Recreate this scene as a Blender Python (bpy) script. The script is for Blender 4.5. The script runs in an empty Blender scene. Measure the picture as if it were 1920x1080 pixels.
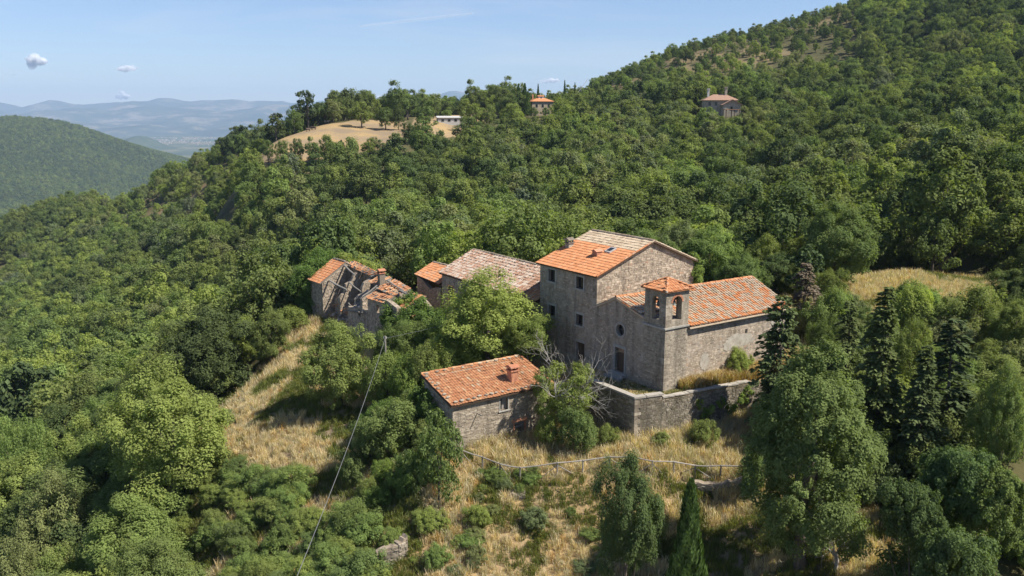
import bpy, math, random
import numpy as np
from mathutils import Vector
from mathutils.geometry import tessellate_polygon

sc = bpy.context.scene
col = sc.collection
RAD = math.radians
random.seed(7)
rng = np.random.default_rng(7)

# ------------------------------------------------------------------ camera
F, CX, CY, HY = 1600.0, 960.0, 540.0, 215.0      # focal length and horizon row for a 1920 px wide frame
PITCH = math.atan((CY - HY) / F)
CAM = np.array([0.0, 0.0, 21.0])
cam = bpy.data.objects.new('camera', bpy.data.cameras.new('camera'))
col.objects.link(cam)
cam.location = CAM
cam.rotation_euler = (math.pi / 2 - PITCH, 0, 0)
cam.data.sensor_width = 36
cam.data.lens = F / 1920 * 36
cam.data.clip_start = 0.5
cam.data.clip_end = 90000
sc.camera = cam

# ------------------------------------------------------------------ sun, sky, exposure
SUN_EL = RAD(51)
SUN_AZ = math.atan2(0.96, -0.28)
sun = bpy.data.objects.new('sun', bpy.data.lights.new('sun', 'SUN'))
col.objects.link(sun)
sd = Vector((math.sin(SUN_AZ) * math.cos(SUN_EL), math.cos(SUN_AZ) * math.cos(SUN_EL), math.sin(SUN_EL)))
sun.rotation_euler = sd.to_track_quat('Z', 'Y').to_euler()
sun.data.energy = 5.0
sun.data.angle = RAD(0.53)
sun.data.color = (1.0, 0.94, 0.84)

world = bpy.data.worlds.new('World')
sc.world = world
world.use_nodes = True
wn, wl = world.node_tree.nodes, world.node_tree.links
wn.clear()
sky = wn.new('ShaderNodeTexSky')
sky.sky_type = 'NISHITA'
sky.sun_disc = False
sky.sun_elevation = SUN_EL
sky.sun_rotation = SUN_AZ
sky.altitude = 600
sky.air_density = 1.0
sky.dust_density = 0.35
sky.ozone_density = 1.6
bg = wn.new('ShaderNodeBackground')
bg.inputs['Strength'].default_value = 0.068
wo = wn.new('ShaderNodeOutputWorld')
# thin high cirrus, by direction only
tc = wn.new('ShaderNodeTexCoord')
mp = wn.new('ShaderNodeMapping')
mp.inputs['Scale'].default_value = (2.2, 2.2, 16.0)
mp.inputs['Rotation'].default_value = (0.0, RAD(-5), 0.0)
nz = wn.new('ShaderNodeTexNoise')
nz.inputs['Scale'].default_value = 1.5
nz.inputs['Detail'].default_value = 7
nz.inputs['Roughness'].default_value = 0.58
nz.inputs['Distortion'].default_value = 0.4
rp = wn.new('ShaderNodeMapRange')
rp.inputs['From Min'].default_value = 0.52
rp.inputs['From Max'].default_value = 0.80
rp.inputs['To Max'].default_value = 0.38
mx = wn.new('ShaderNodeMix')
mx.data_type = 'RGBA'
wl.new(tc.outputs['Generated'], mp.inputs['Vector'])
wl.new(mp.outputs['Vector'], nz.inputs['Vector'])
wl.new(nz.outputs['Fac'], rp.inputs['Value'])
wl.new(rp.outputs['Result'], mx.inputs['Factor'])
tint = wn.new('ShaderNodeMix'); tint.data_type = 'RGBA'; tint.blend_type = 'MULTIPLY'; tint.inputs['Factor'].default_value = 1
tint.inputs['B'].default_value = (.90, .97, 1.16, 1)
wl.new(sky.outputs['Color'], tint.inputs['A']); wl.new(tint.outputs['Result'], mx.inputs['A'])
mx.inputs['B'].default_value = (7.0, 7.2, 7.6, 1)
wl.new(mx.outputs['Result'], bg.inputs['Color'])
wl.new(bg.outputs['Background'], wo.inputs['Surface'])

sc.view_settings.view_transform = 'Standard'
sc.view_settings.look = 'None'
sc.view_settings.exposure = 0.82
sc.view_settings.gamma = 1.0
sc.view_settings.use_curve_mapping = False
sc.render.engine = 'CYCLES'
cy = sc.cycles
cy.use_denoising = True
cy.max_bounces = 8
cy.diffuse_bounces = 5
cy.glossy_bounces = 2
cy.transmission_bounces = 3
cy.transparent_max_bounces = 40
cy.volume_bounces = 0
cy.sample_clamp_indirect = 4

# ------------------------------------------------------------------ pixel <-> place helpers
cp, sp = math.cos(PITCH), math.sin(PITCH)
def ray(u, v):
    x, y = (u - CX) / F, -(v - CY) / F
    return np.array([x, cp + y * sp, -sp + y * cp])
def at(u, v, Y):                       # the place seen at (u, v) at Y metres in front
    d = ray(u, v)
    return CAM + d * (Y / d[1])
def zplane(u, v, z):
    d = ray(u, v)
    return CAM + d * ((z - CAM[2]) / d[2])
def proj(P):
    q = np.atleast_2d(P) - CAM
    zc = q[:, 1] * cp - q[:, 2] * sp
    yc = q[:, 1] * sp + q[:, 2] * cp
    return np.stack([CX + F * q[:, 0] / zc, CY - F * yc / zc, zc], 1)
# the hamlet's own axes: a runs along the church front, b along its nave, z up
P0 = zplane(1243, 737, 0)
TH = RAD(34.2)
AX = np.array([-math.sin(TH), math.cos(TH), 0])
BX = np.array([math.cos(TH), math.sin(TH), 0])
def W(a, b, z=0.0): return P0 + a * AX + b * BX + np.array([0, 0, z])
def loc(p):
    q = np.asarray(p) - P0
    return np.array([q @ AX, q @ BX, q[2]])
def on_b(u, v, b):
    d = ray(u, v); return loc(CAM + d * (((P0 - CAM) @ BX + b) / (d @ BX)))
def on_a(u, v, a):
    d = ray(u, v); return loc(CAM + d * (((P0 - CAM) @ AX + a) / (d @ AX)))

# ------------------------------------------------------------------ object helpers
def tag(o, label=None, cat=None, group=None, kind=None):
    if label: o['label'] = label
    if cat: o['category'] = cat
    if group: o['group'] = group
    if kind: o['kind'] = kind
    return o
def empty(name, loc_, rz=0.0, label=None, cat=None, group=None):
    o = bpy.data.objects.new(name, None)
    col.objects.link(o)
    o.location = loc_
    o.rotation_euler = (0, 0, rz)
    o.empty_display_size = 0.5
    return tag(o, label, cat, group)
def mesh_data(name, V, Fs, mats, var=None, smooth=False, midx=None):
    me = bpy.data.meshes.new(name)
    Fs = [f for f in (Fs if isinstance(Fs, list) else [Fs]) if len(f)]
    V = np.asarray(V, dtype=np.float32)
    me.vertices.add(len(V))
    me.vertices.foreach_set('co', V.ravel())
    if Fs:
        loops = np.concatenate([np.asarray(f).ravel() for f in Fs]).astype(np.int32)
        size = np.concatenate([np.full(len(f), np.asarray(f).shape[1]) for f in Fs])
        start = np.concatenate([[0], np.cumsum(size)[:-1]]).astype(np.int32)
        me.loops.add(len(loops))
        me.loops.foreach_set('vertex_index', loops)
        me.polygons.add(len(size))
        me.polygons.foreach_set('loop_start', start)
        me.polygons.foreach_set('use_smooth', np.full(len(size), bool(smooth)))
    for m in (mats if isinstance(mats, (list, tuple)) else [mats]):
        me.materials.append(m)
    if midx is not None:
        me.polygons.foreach_set('material_index', np.asarray(midx, dtype=np.int32))
    me.update(calc_edges=True)
    if var is not None:
        at_ = me.attributes.new('var', 'FLOAT', 'POINT')
        at_.data.foreach_set('value', np.asarray(var, dtype=np.float32))
    return me
def put(name, me, parent=None, loc_=(0, 0, 0)):
    o = bpy.data.objects.new(name, me)
    col.objects.link(o)
    o.location = loc_
    if parent: o.parent = parent
    return o

class MB:
    """collects shapes and links them as ONE mesh object"""
    def __init__(s): s.V, s.T, s.Q, s.X, s.n = [], [], [], [], 0
    def add(s, V, T=None, Q=None, var=None):
        V = np.asarray(V, float).reshape(-1, 3)
        s.V.append(V)
        if T is not None and len(T): s.T.append(np.asarray(T, int).reshape(-1, 3) + s.n)
        if Q is not None and len(Q): s.Q.append(np.asarray(Q, int).reshape(-1, 4) + s.n)
        if var is None: var = random.random()
        s.X.append(np.broadcast_to(np.asarray(var, float), (len(V),)))
        s.n += len(V)
        return s
    def hexa(s, P8, var=None):          # bottom 4 then top 4
        return s.add(P8, Q=[(0, 3, 2, 1), (4, 5, 6, 7), (0, 1, 5, 4), (1, 2, 6, 5), (2, 3, 7, 6), (3, 0, 4, 7)], var=var)
    def box(s, lo, hi, var=None, jit=0.0):
        (x0, y0, z0), (x1, y1, z1) = lo, hi
        P = np.array([(x0, y0, z0), (x1, y0, z0), (x1, y1, z0), (x0, y1, z0), (x0, y0, z1), (x1, y0, z1), (x1, y1, z1), (x0, y1, z1)], float)
        if jit: P += rng.uniform(-jit, jit, P.shape)
        return s.hexa(P, var)
    def tube(s, pts, rad, sides=6, var=None, cap=True):
        pts = np.asarray(pts, float); n = len(pts)
        rad = np.broadcast_to(np.asarray(rad, float), (n,))
        t = np.gradient(pts, axis=0); t /= np.linalg.norm(t, axis=1)[:, None] + 1e-9
        ref = np.where(np.abs(t[:, 2:3]) > 0.9, np.array([[1., 0, 0]]), np.array([[0, 0, 1.]]))
        u = np.cross(t, ref); u /= np.linalg.norm(u, axis=1)[:, None] + 1e-9
        w = np.cross(t, u)
        an = np.arange(sides) * 2 * math.pi / sides
        V = pts[:, None] + rad[:, None, None] * (np.cos(an)[None, :, None] * u[:, None] + np.sin(an)[None, :, None] * w[:, None])
        i, j = np.meshgrid(np.arange(n - 1), np.arange(sides), indexing='ij')
        q = np.stack([i * sides + j, i * sides + (j + 1) % sides, (i + 1) * sides + (j + 1) % sides, (i + 1) * sides + j], -1).reshape(-1, 4)
        V = V.reshape(-1, 3); T = []
        if cap:
            V = np.vstack([V, pts[0], pts[-1]])
            for k in range(sides):
                T.append((n * sides, (k + 1) % sides, k))
                T.append((n * sides + 1, (n - 1) * sides + k, (n - 1) * sides + (k + 1) % sides))
        return s.add(V, T=T, Q=q, var=var)
    def prism(s, P, N, holes=(), var=None):
        """polygon P (3-D points) with holes, extruded along vector N"""
        loops = [[Vector(p) for p in P]] + [[Vector(p) for p in h] for h in holes]
        tri = tessellate_polygon(loops)
        allp = np.array([p for l in loops for p in l]); n = len(allp)
        T = [tuple(t) for t in tri] + [(n + t[2], n + t[1], n + t[0]) for t in tri]
        Q, o = [], 0
        for l in loops:
            m = len(l)
            for k in range(m):
                a, b = o + k, o + (k + 1) % m
                Q.append((a, b, n + b, n + a))
            o += m
        return s.add(np.vstack([allp, allp + np.asarray(N, float)]), T=T, Q=Q, var=var)
    def arrays(s): return np.vstack(s.V), [np.vstack(x) for x in (s.T, s.Q) if x], np.concatenate(s.X)
    def build(s, name, mat, parent=None, fr=None, smooth=False, org=(0, 0, 0)):
        """fr: hamlet frame (a0, b0, z0) of the parent; org: world origin otherwise"""
        V, Fs, X = s.arrays()
        if fr is not None:
            V = np.stack([V[:, 1] - fr[1], V[:, 0] - fr[0], V[:, 2] - fr[2]], 1)
            Fs = [f[:, ::-1] for f in Fs]
        else:
            V = V - np.asarray(org)
        return put(name, mesh_data(name, V, Fs, mat, X, smooth), parent)
def hamlet_root(name, a0, b0, z0, label, cat, group=None):
    o = empty(name, W(a0, b0, z0), TH, label, cat, group)
    return o, (a0, b0, z0)

# ------------------------------------------------------------------ materials
def nt(m):
    m.use_nodes = True
    t = m.node_tree; t.nodes.clear()
    return t, t.nodes, t.links
def ramp_node(N, stops, mode='LINEAR'):
    r = N.new('ShaderNodeValToRGB'); e = r.color_ramp.elements
    r.color_ramp.interpolation = mode
    while len(e) < len(stops): e.new(0.5)
    for k, (p, c) in enumerate(stops): e[k].position = p; e[k].color = (*c, 1)
    return r
def noise_node(N, L, vec, scale, detail=4, rough=0.6):
    n = N.new('ShaderNodeTexNoise')
    n.inputs['Scale'].default_value = scale; n.inputs['Detail'].default_value = detail; n.inputs['Roughness'].default_value = rough
    L.new(vec, n.inputs['Vector'])
    return n
def mapr(N, L, val, a, b, c, d):
    m = N.new('ShaderNodeMapRange')
    for k, x in zip(('From Min', 'From Max', 'To Min', 'To Max'), (a, b, c, d)): m.inputs[k].default_value = x
    L.new(val, m.inputs['Value'])
    return m
def mixc(N, L, fac, A, B, mode='MIX'):
    m = N.new('ShaderNodeMix'); m.data_type = 'RGBA'; m.blend_type = mode
    for k, x in (('Factor', fac), ('A', A), ('B', B)):
        s_ = m.inputs[k]
        if isinstance(x, (int, float)): s_.default_value = x
        elif isinstance(x, tuple): s_.default_value = (*x, 1)
        else: L.new(x, s_)
    return m.outputs['Result']
def mat(name, stops, noise=(6, 0.35), blotch=(), rough=0.9, bump=(30, 0.4), space='Object', spec=0.25, streak=0.0):
    """colour by the piece's own random value, wear by noise; blotch = (colour, scale, lo, hi, amount) stains"""
    m = bpy.data.materials.new(name)
    t, N, L = nt(m)
    out = N.new('ShaderNodeOutputMaterial'); b = N.new('ShaderNodeBsdfPrincipled')
    L.new(b.outputs['BSDF'], out.inputs['Surface'])
    b.inputs['Roughness'].default_value = rough
    b.inputs['Specular IOR Level'].default_value = spec
    tcn = N.new('ShaderNodeTexCoord'); vec = tcn.outputs[space]
    if len(stops) > 1:
        a = N.new('ShaderNodeAttribute'); a.attribute_name = 'var'
        r = ramp_node(N, stops); L.new(a.outputs['Fac'], r.inputs['Fac'])
        c = r.outputs['Color']
    else:
        g = N.new('ShaderNodeRGB'); g.outputs[0].default_value = (*stops[0][1], 1); c = g.outputs[0]
    if noise:
        n = noise_node(N, L, vec, noise[0], 6)
        k = mapr(N, L, n.outputs['Fac'], 0.25, 0.75, 1 - noise[1], 1 + noise[1])
        c = mixc(N, L, 1.0, c, k.outputs['Result'], 'MULTIPLY')
    for (bc, bs, lo, hi, am) in blotch:
        n = noise_node(N, L, vec, bs, 5, 0.65)
        k = mapr(N, L, n.outputs['Fac'], lo, hi, 0, am)
        c = mixc(N, L, k.outputs['Result'], c, bc)
    if streak:                                             # damp run-off: noise drawn out downwards
        mpn = N.new('ShaderNodeMapping'); mpn.inputs['Scale'].default_value = (1.5, 1.5, .16); L.new(vec, mpn.inputs['Vector'])
        n = noise_node(N, L, mpn.outputs['Vector'], 1.0, 6, .65)
        k = mapr(N, L, n.outputs['Fac'], .48, .72, 1.0, 1 - streak)
        c = mixc(N, L, 1.0, c, k.outputs['Result'], 'MULTIPLY')
    L.new(c, b.inputs['Base Color'])
    if bump:
        n = noise_node(N, L, vec, bump[0], 5, 0.7)
        bn = N.new('ShaderNodeBump'); bn.inputs['Strength'].default_value = bump[1]; bn.inputs['Distance'].default_value = 0.03
        L.new(n.outputs['Fac'], bn.inputs['Height']); L.new(bn.outputs['Normal'], b.inputs['Normal'])
    return m
def leaf_mat(name, c0, c1, c2, trans=0.3, gloss=0.0, hue=0.22):
    """leaf colour by leaf (var) and by plant (object random)"""
    m = bpy.data.materials.new(name)
    t, N, L = nt(m)
    out = N.new('ShaderNodeOutputMaterial')
    a = N.new('ShaderNodeAttribute'); a.attribute_name = 'var'
    r = ramp_node(N, [(0.0, c0), (0.5, c1), (1.0, c2)]); L.new(a.outputs['Fac'], r.inputs['Fac'])
    oi = N.new('ShaderNodeObjectInfo')
    r2 = ramp_node(N, [(0.0, (1 - hue, 1 - hue * .9, 1 - hue * .7)), (0.35, (0.85, 0.95, 0.95)), (0.65, (1.03, 1.0, 0.95)), (1.0, (1 + hue * .9, 1 + hue * .8, 1.0))])
    L.new(oi.outputs['Random'], r2.inputs['Fac'])
    c = mixc(N, L, 1.0, r.outputs['Color'], r2.outputs['Color'], 'MULTIPLY')
    d = N.new('ShaderNodeBsdfDiffuse'); L.new(c, d.inputs['Color'])
    tr = N.new('ShaderNodeBsdfTranslucent')
    c2_ = mixc(N, L, 1.0, c, (1.5, 1.6, 0.6), 'MULTIPLY'); L.new(c2_, tr.inputs['Color'])
    mxs = N.new('ShaderNodeMixShader'); mxs.inputs[0].default_value = trans
    L.new(d.outputs[0], mxs.inputs[1]); L.new(tr.outputs[0], mxs.inputs[2])
    gl = N.new('ShaderNodeBsdfGlossy'); gl.inputs['Roughness'].default_value = 0.55; gl.inputs['Color'].default_value = (0.9, 0.95, 1, 1)
    mx2 = N.new('ShaderNodeMixShader'); mx2.inputs[0].default_value = gloss * .35
    L.new(mxs.outputs[0], mx2.inputs[1]); L.new(gl.outputs[0], mx2.inputs[2])
    L.new(mx2.outputs[0], out.inputs['Surface'])
    return m

STONE = [(0, (0.220, 0.177, 0.131)), (.2, (0.292, 0.235, 0.174)), (.45, (0.355, 0.290, 0.218)), (.7, (0.419, 0.345, 0.261)), (.88, (0.497, 0.410, 0.315)), (.93, (0.369, 0.239, 0.161)), (1, (0.426, 0.301, 0.208))]
M = {}
M['stone'] = mat('stone', STONE, (3.5, .42), [((.10, .09, .07), 1.3, .56, .75, .6), ((.42, .38, .30), 3.0, .60, .75, .35)], bump=(25, .6), streak=.45)
M['stone_grey'] = mat('grey_stone', [(0, (0.196, 0.163, 0.125)), (.5, (0.300, 0.255, 0.195)), (1, (0.418, 0.362, 0.281))], (5, .3), [((0.167, 0.147, 0.113), 1.2, .55, .75, .5), ((0.376, 0.295, 0.137), 4, .62, .75, .4)], bump=(25, .6), streak=.45)
M['stone_dark'] = mat('weathered_stone', [(0, (.13, .112, .085)), (.5, (.22, .19, .145)), (.85, (.30, .262, .205)), (1, (.27, .20, .135))], (4, .35), [((.085, .078, .05), .9, .48, .68, .75), ((.16, .15, .075), 2.2, .56, .72, .6)], bump=(25, .6), streak=.45)
M['mortar_dark'] = mat('weathered_mortar', [(0, (.165, .14, .105))], (3, .35), [((.08, .07, .05), 0.8, .48, .68, .7)], bump=(40, .8), streak=.45)
M['mortar'] = mat('mortar', [(0, (0.320, 0.260, 0.194))], (3, .35), [((0.142, 0.121, 0.085), 0.8, .5, .7, .6)], bump=(40, .8), streak=.45)
M['render'] = mat('old_render', [(0, (0.334, 0.287, 0.234))], (2.2, .3), [((0.213, 0.168, 0.109), 0.9, .48, .66, .75), ((0.540, 0.482, 0.386), 1.6, .56, .72, .6), ((0.142, 0.114, 0.078), 3.5, .6, .75, .6)], bump=(18, .7), streak=.45)
M['plaster'] = mat('pale_plaster', [(0, (0.368, 0.332, 0.277))], (3, .25), [((0.240, 0.205, 0.154), 2.5, .5, .7, .7)], bump=(30, .4))
M['trim'] = mat('dressed_stone', [(0, (.29, .275, .245)), (1, (.37, .35, .31))], (6, .22), [((.16, .14, .11), 2, .55, .75, .5)], bump=(40, .3))
M['cap'] = mat('coping_stone', [(0, (0.306, 0.282, 0.240)), (1, (0.365, 0.332, 0.284))], (5, .2), [((0.187, 0.166, 0.128), 1.6, .5, .7, .6)], bump=(40, .3))
M['tile_orange'] = mat('orange_tile', [(0, (0.349, 0.141, 0.061)), (.5, (0.463, 0.200, 0.090)), (.85, (0.506, 0.249, 0.123)), (1, (0.375, 0.234, 0.157))], (5, .18), [((0.210, 0.127, 0.084), 1.1, .56, .74, .45)], bump=(40, .25))
M['tile_old'] = mat('old_tile', [(0, (.36, .29, .20)), (.3, (.45, .36, .26)), (.5, (.50, .40, .285)), (.62, (.50, .29, .165)), (.8, (.54, .22, .09)), (1, (.58, .25, .10))], (7, .22), [((.25, .215, .14), 4, .56, .74, .35)], bump=(40, .4))
M['tile_pale'] = mat('pale_tile', [(0, (0.261, 0.149, 0.099)), (.2, (0.360, 0.207, 0.135)), (.45, (0.369, 0.261, 0.194)), (.75, (0.414, 0.324, 0.257)), (1, (0.477, 0.405, 0.333))], (7, .22), [((0.216, 0.180, 0.144), 3, .56, .72, .5)], bump=(40, .4))
M['tile_grey'] = mat('lichen_tile', [(0, (0.312, 0.238, 0.163)), (.5, (0.391, 0.307, 0.217)), (1, (0.443, 0.364, 0.265))], (7, .2), [((0.169, 0.137, 0.096), 2.5, .55, .75, .35), ((0.326, 0.157, 0.060), 1.5, .66, .8, .4)], bump=(40, .4))
M['tile_dirty'] = mat('weathered_tile', [(0, (0.323, 0.138, 0.065)), (.5, (0.427, 0.199, 0.095)), (.8, (0.456, 0.255, 0.131)), (1, (0.418, 0.316, 0.210))], (9, .3), [((0.123, 0.087, 0.063), 1.9, .55, .68, .6), ((0.114, 0.082, 0.063), 6, .58, .70, .7), ((0.475, 0.367, 0.252), 2.2, .60, .72, .55)], bump=(40, .4))
M['wood_grey'] = mat('weathered_wood', [(0, (.17, .152, .13)), (1, (.26, .24, .21))], (12, .3), bump=(60, .5))
M['wood_brown'] = mat('brown_wood', [(0, (.075, .05, .034)), (1, (.12, .08, .052))], (14, .35), bump=(60, .5))
M['wood_pale'] = mat('pale_wood', [(0, (.28, .19, .12)), (1, (.34, .24, .16))], (14, .3), bump=(60, .4))  # door wood with the light on it put into the colour
M['dark'] = mat('unlit_boards', [(0, (.05, .045, .04))], (5, .3), bump=None)  # near black that paints the shade inside a wall hole
M['iron'] = mat('dark_iron', [(0, (.06, .055, .05))], (8, .3), rough=.6, bump=None, spec=.5)
M['bronze'] = mat('bell_bronze', [(0, (.07, .075, .06))], (8, .3), rough=.5, bump=None, spec=.5)
M['bark'] = mat('bark', [(0, (.085, .07, .055)), (1, (.13, .11, .09))], (8, .4), bump=(30, .8))
M['bark_pale'] = mat('bleached_wood', [(0, (0.259, 0.238, 0.211)), (1, (0.331, 0.308, 0.279))], (8, .3), bump=(30, .5))
M['bark_pink'] = mat('dry_twigs', [(0, (.24, .19, .16)), (1, (.33, .26, .22))], (8, .3), bump=None)
M['brick'] = mat('brick', [(0, (.36, .15, .085)), (1, (.46, .22, .13))], (8, .3), [((.3, .25, .2), 3, .55, .75, .5)], bump=(40, .4))
M['cable'] = mat('cable', [(0, (.17, .17, .165))], None, rough=.5, bump=None)
M['concrete'] = mat('concrete', [(0, (.40, .39, .37))], (3, .2), bump=None)
M['white_wall'] = mat('far_wall', [(0, (.52, .49, .45)), (1, (.62, .59, .54))], (1, .1), bump=None)
M['ochre_wall'] = mat('far_stone_wall', [(0, (.33, .27, .19)), (1, (.42, .36, .27))], (1.5, .3), bump=None)
M['cow_white'] = mat('cow_hide', [(0, (.55, .47, .38)), (1, (.66, .60, .52))], (2, .15), bump=None)
M['cow_dark'] = mat('dark_cow_hide', [(0, (.07, .05, .04)), (1, (.10, .07, .05))], (2, .2), bump=None)
cm = bpy.data.materials.new('cloud_vapour'); t, N, L = nt(cm)
o_ = N.new('ShaderNodeOutputMaterial'); d_ = N.new('ShaderNodeBsdfDiffuse'); d_.inputs['Color'].default_value = (.99, .99, .99, 1)
tl_ = N.new('ShaderNodeBsdfTranslucent'); tl_.inputs['Color'].default_value = (.99, .99, .99, 1)
m1_ = N.new('ShaderNodeMixShader'); m1_.inputs[0].default_value = .5; L.new(d_.outputs[0], m1_.inputs[1]); L.new(tl_.outputs[0], m1_.inputs[2])
tp_ = N.new('ShaderNodeBsdfTransparent'); m2_ = N.new('ShaderNodeMixShader'); m2_.inputs[0].default_value = .22
L.new(tp_.outputs[0], m2_.inputs[1]); L.new(m1_.outputs[0], m2_.inputs[2]); L.new(m2_.outputs[0], o_.inputs['Surface'])
M['cloud'] = cm
g = bpy.data.materials.new('window_glass'); t, N, L = nt(g)
o_ = N.new('ShaderNodeOutputMaterial'); b_ = N.new('ShaderNodeBsdfPrincipled'); L.new(b_.outputs[0], o_.inputs[0])
b_.inputs['Base Color'].default_value = (.018, .02, .022, 1); b_.inputs['Roughness'].default_value = .12
M['glass'] = g

M['leaf_oak'] = leaf_mat('oak_leaves', (0.100, 0.120, 0.043), (0.166, 0.201, 0.071), (0.235, 0.284, 0.102), 0.38)
M['leaf_dark'] = leaf_mat('holm_oak_leaves', (0.072, 0.089, 0.035), (0.120, 0.148, 0.058), (0.170, 0.210, 0.083), 0.32)
M['leaf_light'] = leaf_mat('young_leaves', (0.131, 0.157, 0.052), (0.218, 0.262, 0.086), (0.310, 0.372, 0.123), 0.42)
M['leaf_olive'] = leaf_mat('dry_oak_leaves', (0.108, 0.120, 0.057), (0.180, 0.201, 0.095), (0.256, 0.284, 0.135), 0.36)
M['leaf_pale'] = leaf_mat('willow_leaves', (.10, .12, .07), (.15, .17, .105), (.20, .215, .14), .3)
M['leaf_conifer'] = leaf_mat('conifer_needles', (0.055, 0.070, 0.030), (0.092, 0.116, 0.050), (0.131, 0.165, 0.071), 0.18)
M['leaf_cypress'] = leaf_mat('cypress_needles', (0.064, 0.090, 0.029), (0.106, 0.150, 0.048), (0.151, 0.213, 0.068), 0.18)
M['leaf_ivy'] = leaf_mat('ivy_leaves', (0.089, 0.122, 0.035), (0.148, 0.204, 0.058), (0.210, 0.290, 0.082), 0.36)
M['leaf_walnut'] = leaf_mat('fig_leaves', (0.072, 0.095, 0.036), (0.120, 0.158, 0.060), (0.170, 0.224, 0.085), 0.32)
M['leaf_bush'] = leaf_mat('bramble_leaves', (0.123, 0.149, 0.048), (0.205, 0.249, 0.080), (0.292, 0.353, 0.113), 0.4)
M['leaf_great'] = leaf_mat('great_oak_leaves', (0.118, 0.146, 0.052), (0.193, 0.238, 0.082), (0.268, 0.322, 0.110), .38)
M['leaf_dead'] = leaf_mat('dry_needles', (.15, .105, .07), (.22, .16, .115), (.28, .21, .16), .2, 0.0)
M['straw'] = leaf_mat('dry_grass', (.38, .295, .18), (.53, .425, .275), (.66, .55, .38), .3, .02, .25)
M['straw_rust'] = leaf_mat('rust_grass', (.28, .16, .06), (.40, .25, .10), (.52, .35, .16), .3, .02, .2)
M['blade'] = leaf_mat('green_grass', (.085, .105, .025), (.135, .150, .038), (.20, .20, .058), .35, .03, .25)
# ------------------------------------------------------------------ the lie of the land
ctrl = []
def C(u, v, Y, h=0.0):
    p = at(u, v, Y); ctrl.append((p[0], p[1], p[2] - h))
def CL(a, b, z):
    p = W(a, b, z); ctrl.append((p[0], p[1], z))
def CZ(u, v, z):
    p = zplane(u, v, z); ctrl.append((p[0], p[1], z))
# left-hand slope and its long ridge
for q in [(0, 430, 620, 8), (150, 372, 600, 8), (330, 302, 520, 8), (430, 262, 450, 7), (100, 470, 480, 7), (300, 400, 420, 7), (450, 330, 350, 7),
          (100, 560, 330, 7), (300, 500, 300, 7), (500, 400, 255, 7), (50, 650, 230, 8), (250, 600, 220, 8), (450, 520, 210, 8), (600, 420, 230, 7),
          (100, 735, 142, 8), (300, 690, 125, 8), (480, 600, 120, 7), (540, 560, 140, 7), (60, 850, 88, 7), (250, 800, 84, 6), (400, 740, 82, 3.5), (60, 1000, 68, 7),
          (250, 990, 62, 6), (420, 910, 62, 3), (550, 1000, 53, 3), (600, 950, 57, 2.5), (480, 1080, 48, 2.5), (200, 1100, 54, 6)]: C(*q)
# the dry field on the shoulder and the land round it
for q in [(500, 276, 320, 0), (640, 250, 335, 0), (600, 237, 352, 0), (560, 250, 340, 0), (800, 249, 340, 0), (620, 280, 312, 0), (700, 279, 312, 0), (740, 281, 310, 0), (730, 232, 380, 0), (850, 218, 440, 0), (860, 217, 500, 0),
          (1015, 215, 420, 0), (845, 233, 400, 0), (930, 245, 370, 0), (700, 330, 262, 7), (560, 315, 280, 7), (700, 400, 230, 7), (700, 450, 180, 7), (900, 300, 290, 7), (900, 380, 225, 8),
          (900, 440, 165, 8), (1100, 300, 280, 8), (1100, 360, 210, 8), (1150, 410, 155, 8), (800, 440, 150, 8)]: C(*q)
# right-hand hill
for q in [(1250, 225, 350, 6), (1355, 212, 345, 0), (1250, 300, 260, 8), (1300, 390, 165, 8), (1350, 445, 130, 8), (1500, 350, 170, 8), (1500, 250, 270, 8), (1500, 430, 125, 8),
          (1700, 330, 150, 9), (1700, 430, 117, 9), (1700, 515, 101, 0), (1740, 545, 88, 0), (1620, 540, 92, 0), (1860, 545, 86, 0), (1900, 370, 115, 3), (1850, 250, 200, 8),
          (1900, 450, 102, 5), (1150, 135, 560, 7), (1250, 92, 600, 7), (1400, 57, 640, 6), (1550, 18, 680, 5), (1700, -12, 700, 5), (1920, -60, 680, 8), (2100, -90, 640, 8), (1300, 150, 450, 7),
          (1500, 130, 430, 8), (1700, 100, 440, 8), (1920, 60, 420, 8), (1600, 200, 320, 8), (1850, 170, 280, 8), (1040, 172, 560, 8), (1100, 160, 560, 7), (2150, 200, 250, 8), (2150, 450, 100, 8)]: C(*q)
# land falling away behind the crests
for (u, v, Y) in [(0, 520, 760), (330, 420, 700), (440, 330, 600), (560, 300, 520), (640, 290, 560), (-300, 600, 700), (800, 260, 640), (930, 240, 760), (1150, 190, 800), (1250, 150, 850),
                  (1550, 90, 930), (1900, 20, 950), (640, 420, 900), (300, 560, 950), (900, 330, 1000), (1300, 260, 1150), (1700, 150, 1200)]: C(u, v, Y)
# the hamlet itself
for q in [(-.8, -4, -3.0), (3, -4.2, -3.3), (5.2, -3.6, -2.9), (-3, 3, -3.1), (-3.2, 8, -2.6), (-4, 12, -1.4), (-2, 17, 0.2), (5, 7, -1), (12, 5, -1.5), (17, -1, -1.7), (12, -3, -1.6),
          (7, -1.6, -.6), (8.5, -4, -1.5), (11.5, -8, -2.4), (7, -14.6, -4.0), (7, -6.5, -3.8), (11.4, -14.6, -3.1), (25, -2, -2), (34, -2, -2.3), (25, 9, -1), (36, 9, -1.5), (8, 16, 0), (17, 14, -.3),
          (48, -8.1, -3), (41, -8.5, -3.1), (35, -8.5, -2.9), (52, -8, -3.2), (50, -3, -3), (29, -8.5, -2.7), (6.5, -14.6, -4.2), (2.5, -11.6, -4.2), (-.6, -8.4, -3.9), (-4.2, -5, -3.7), (-8.5, 0, -3.3),
          (52, 3, -4), (58, -6, -6), (17, -12, -3.5), (24, -12, -3.6)]: CL(*q)
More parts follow.
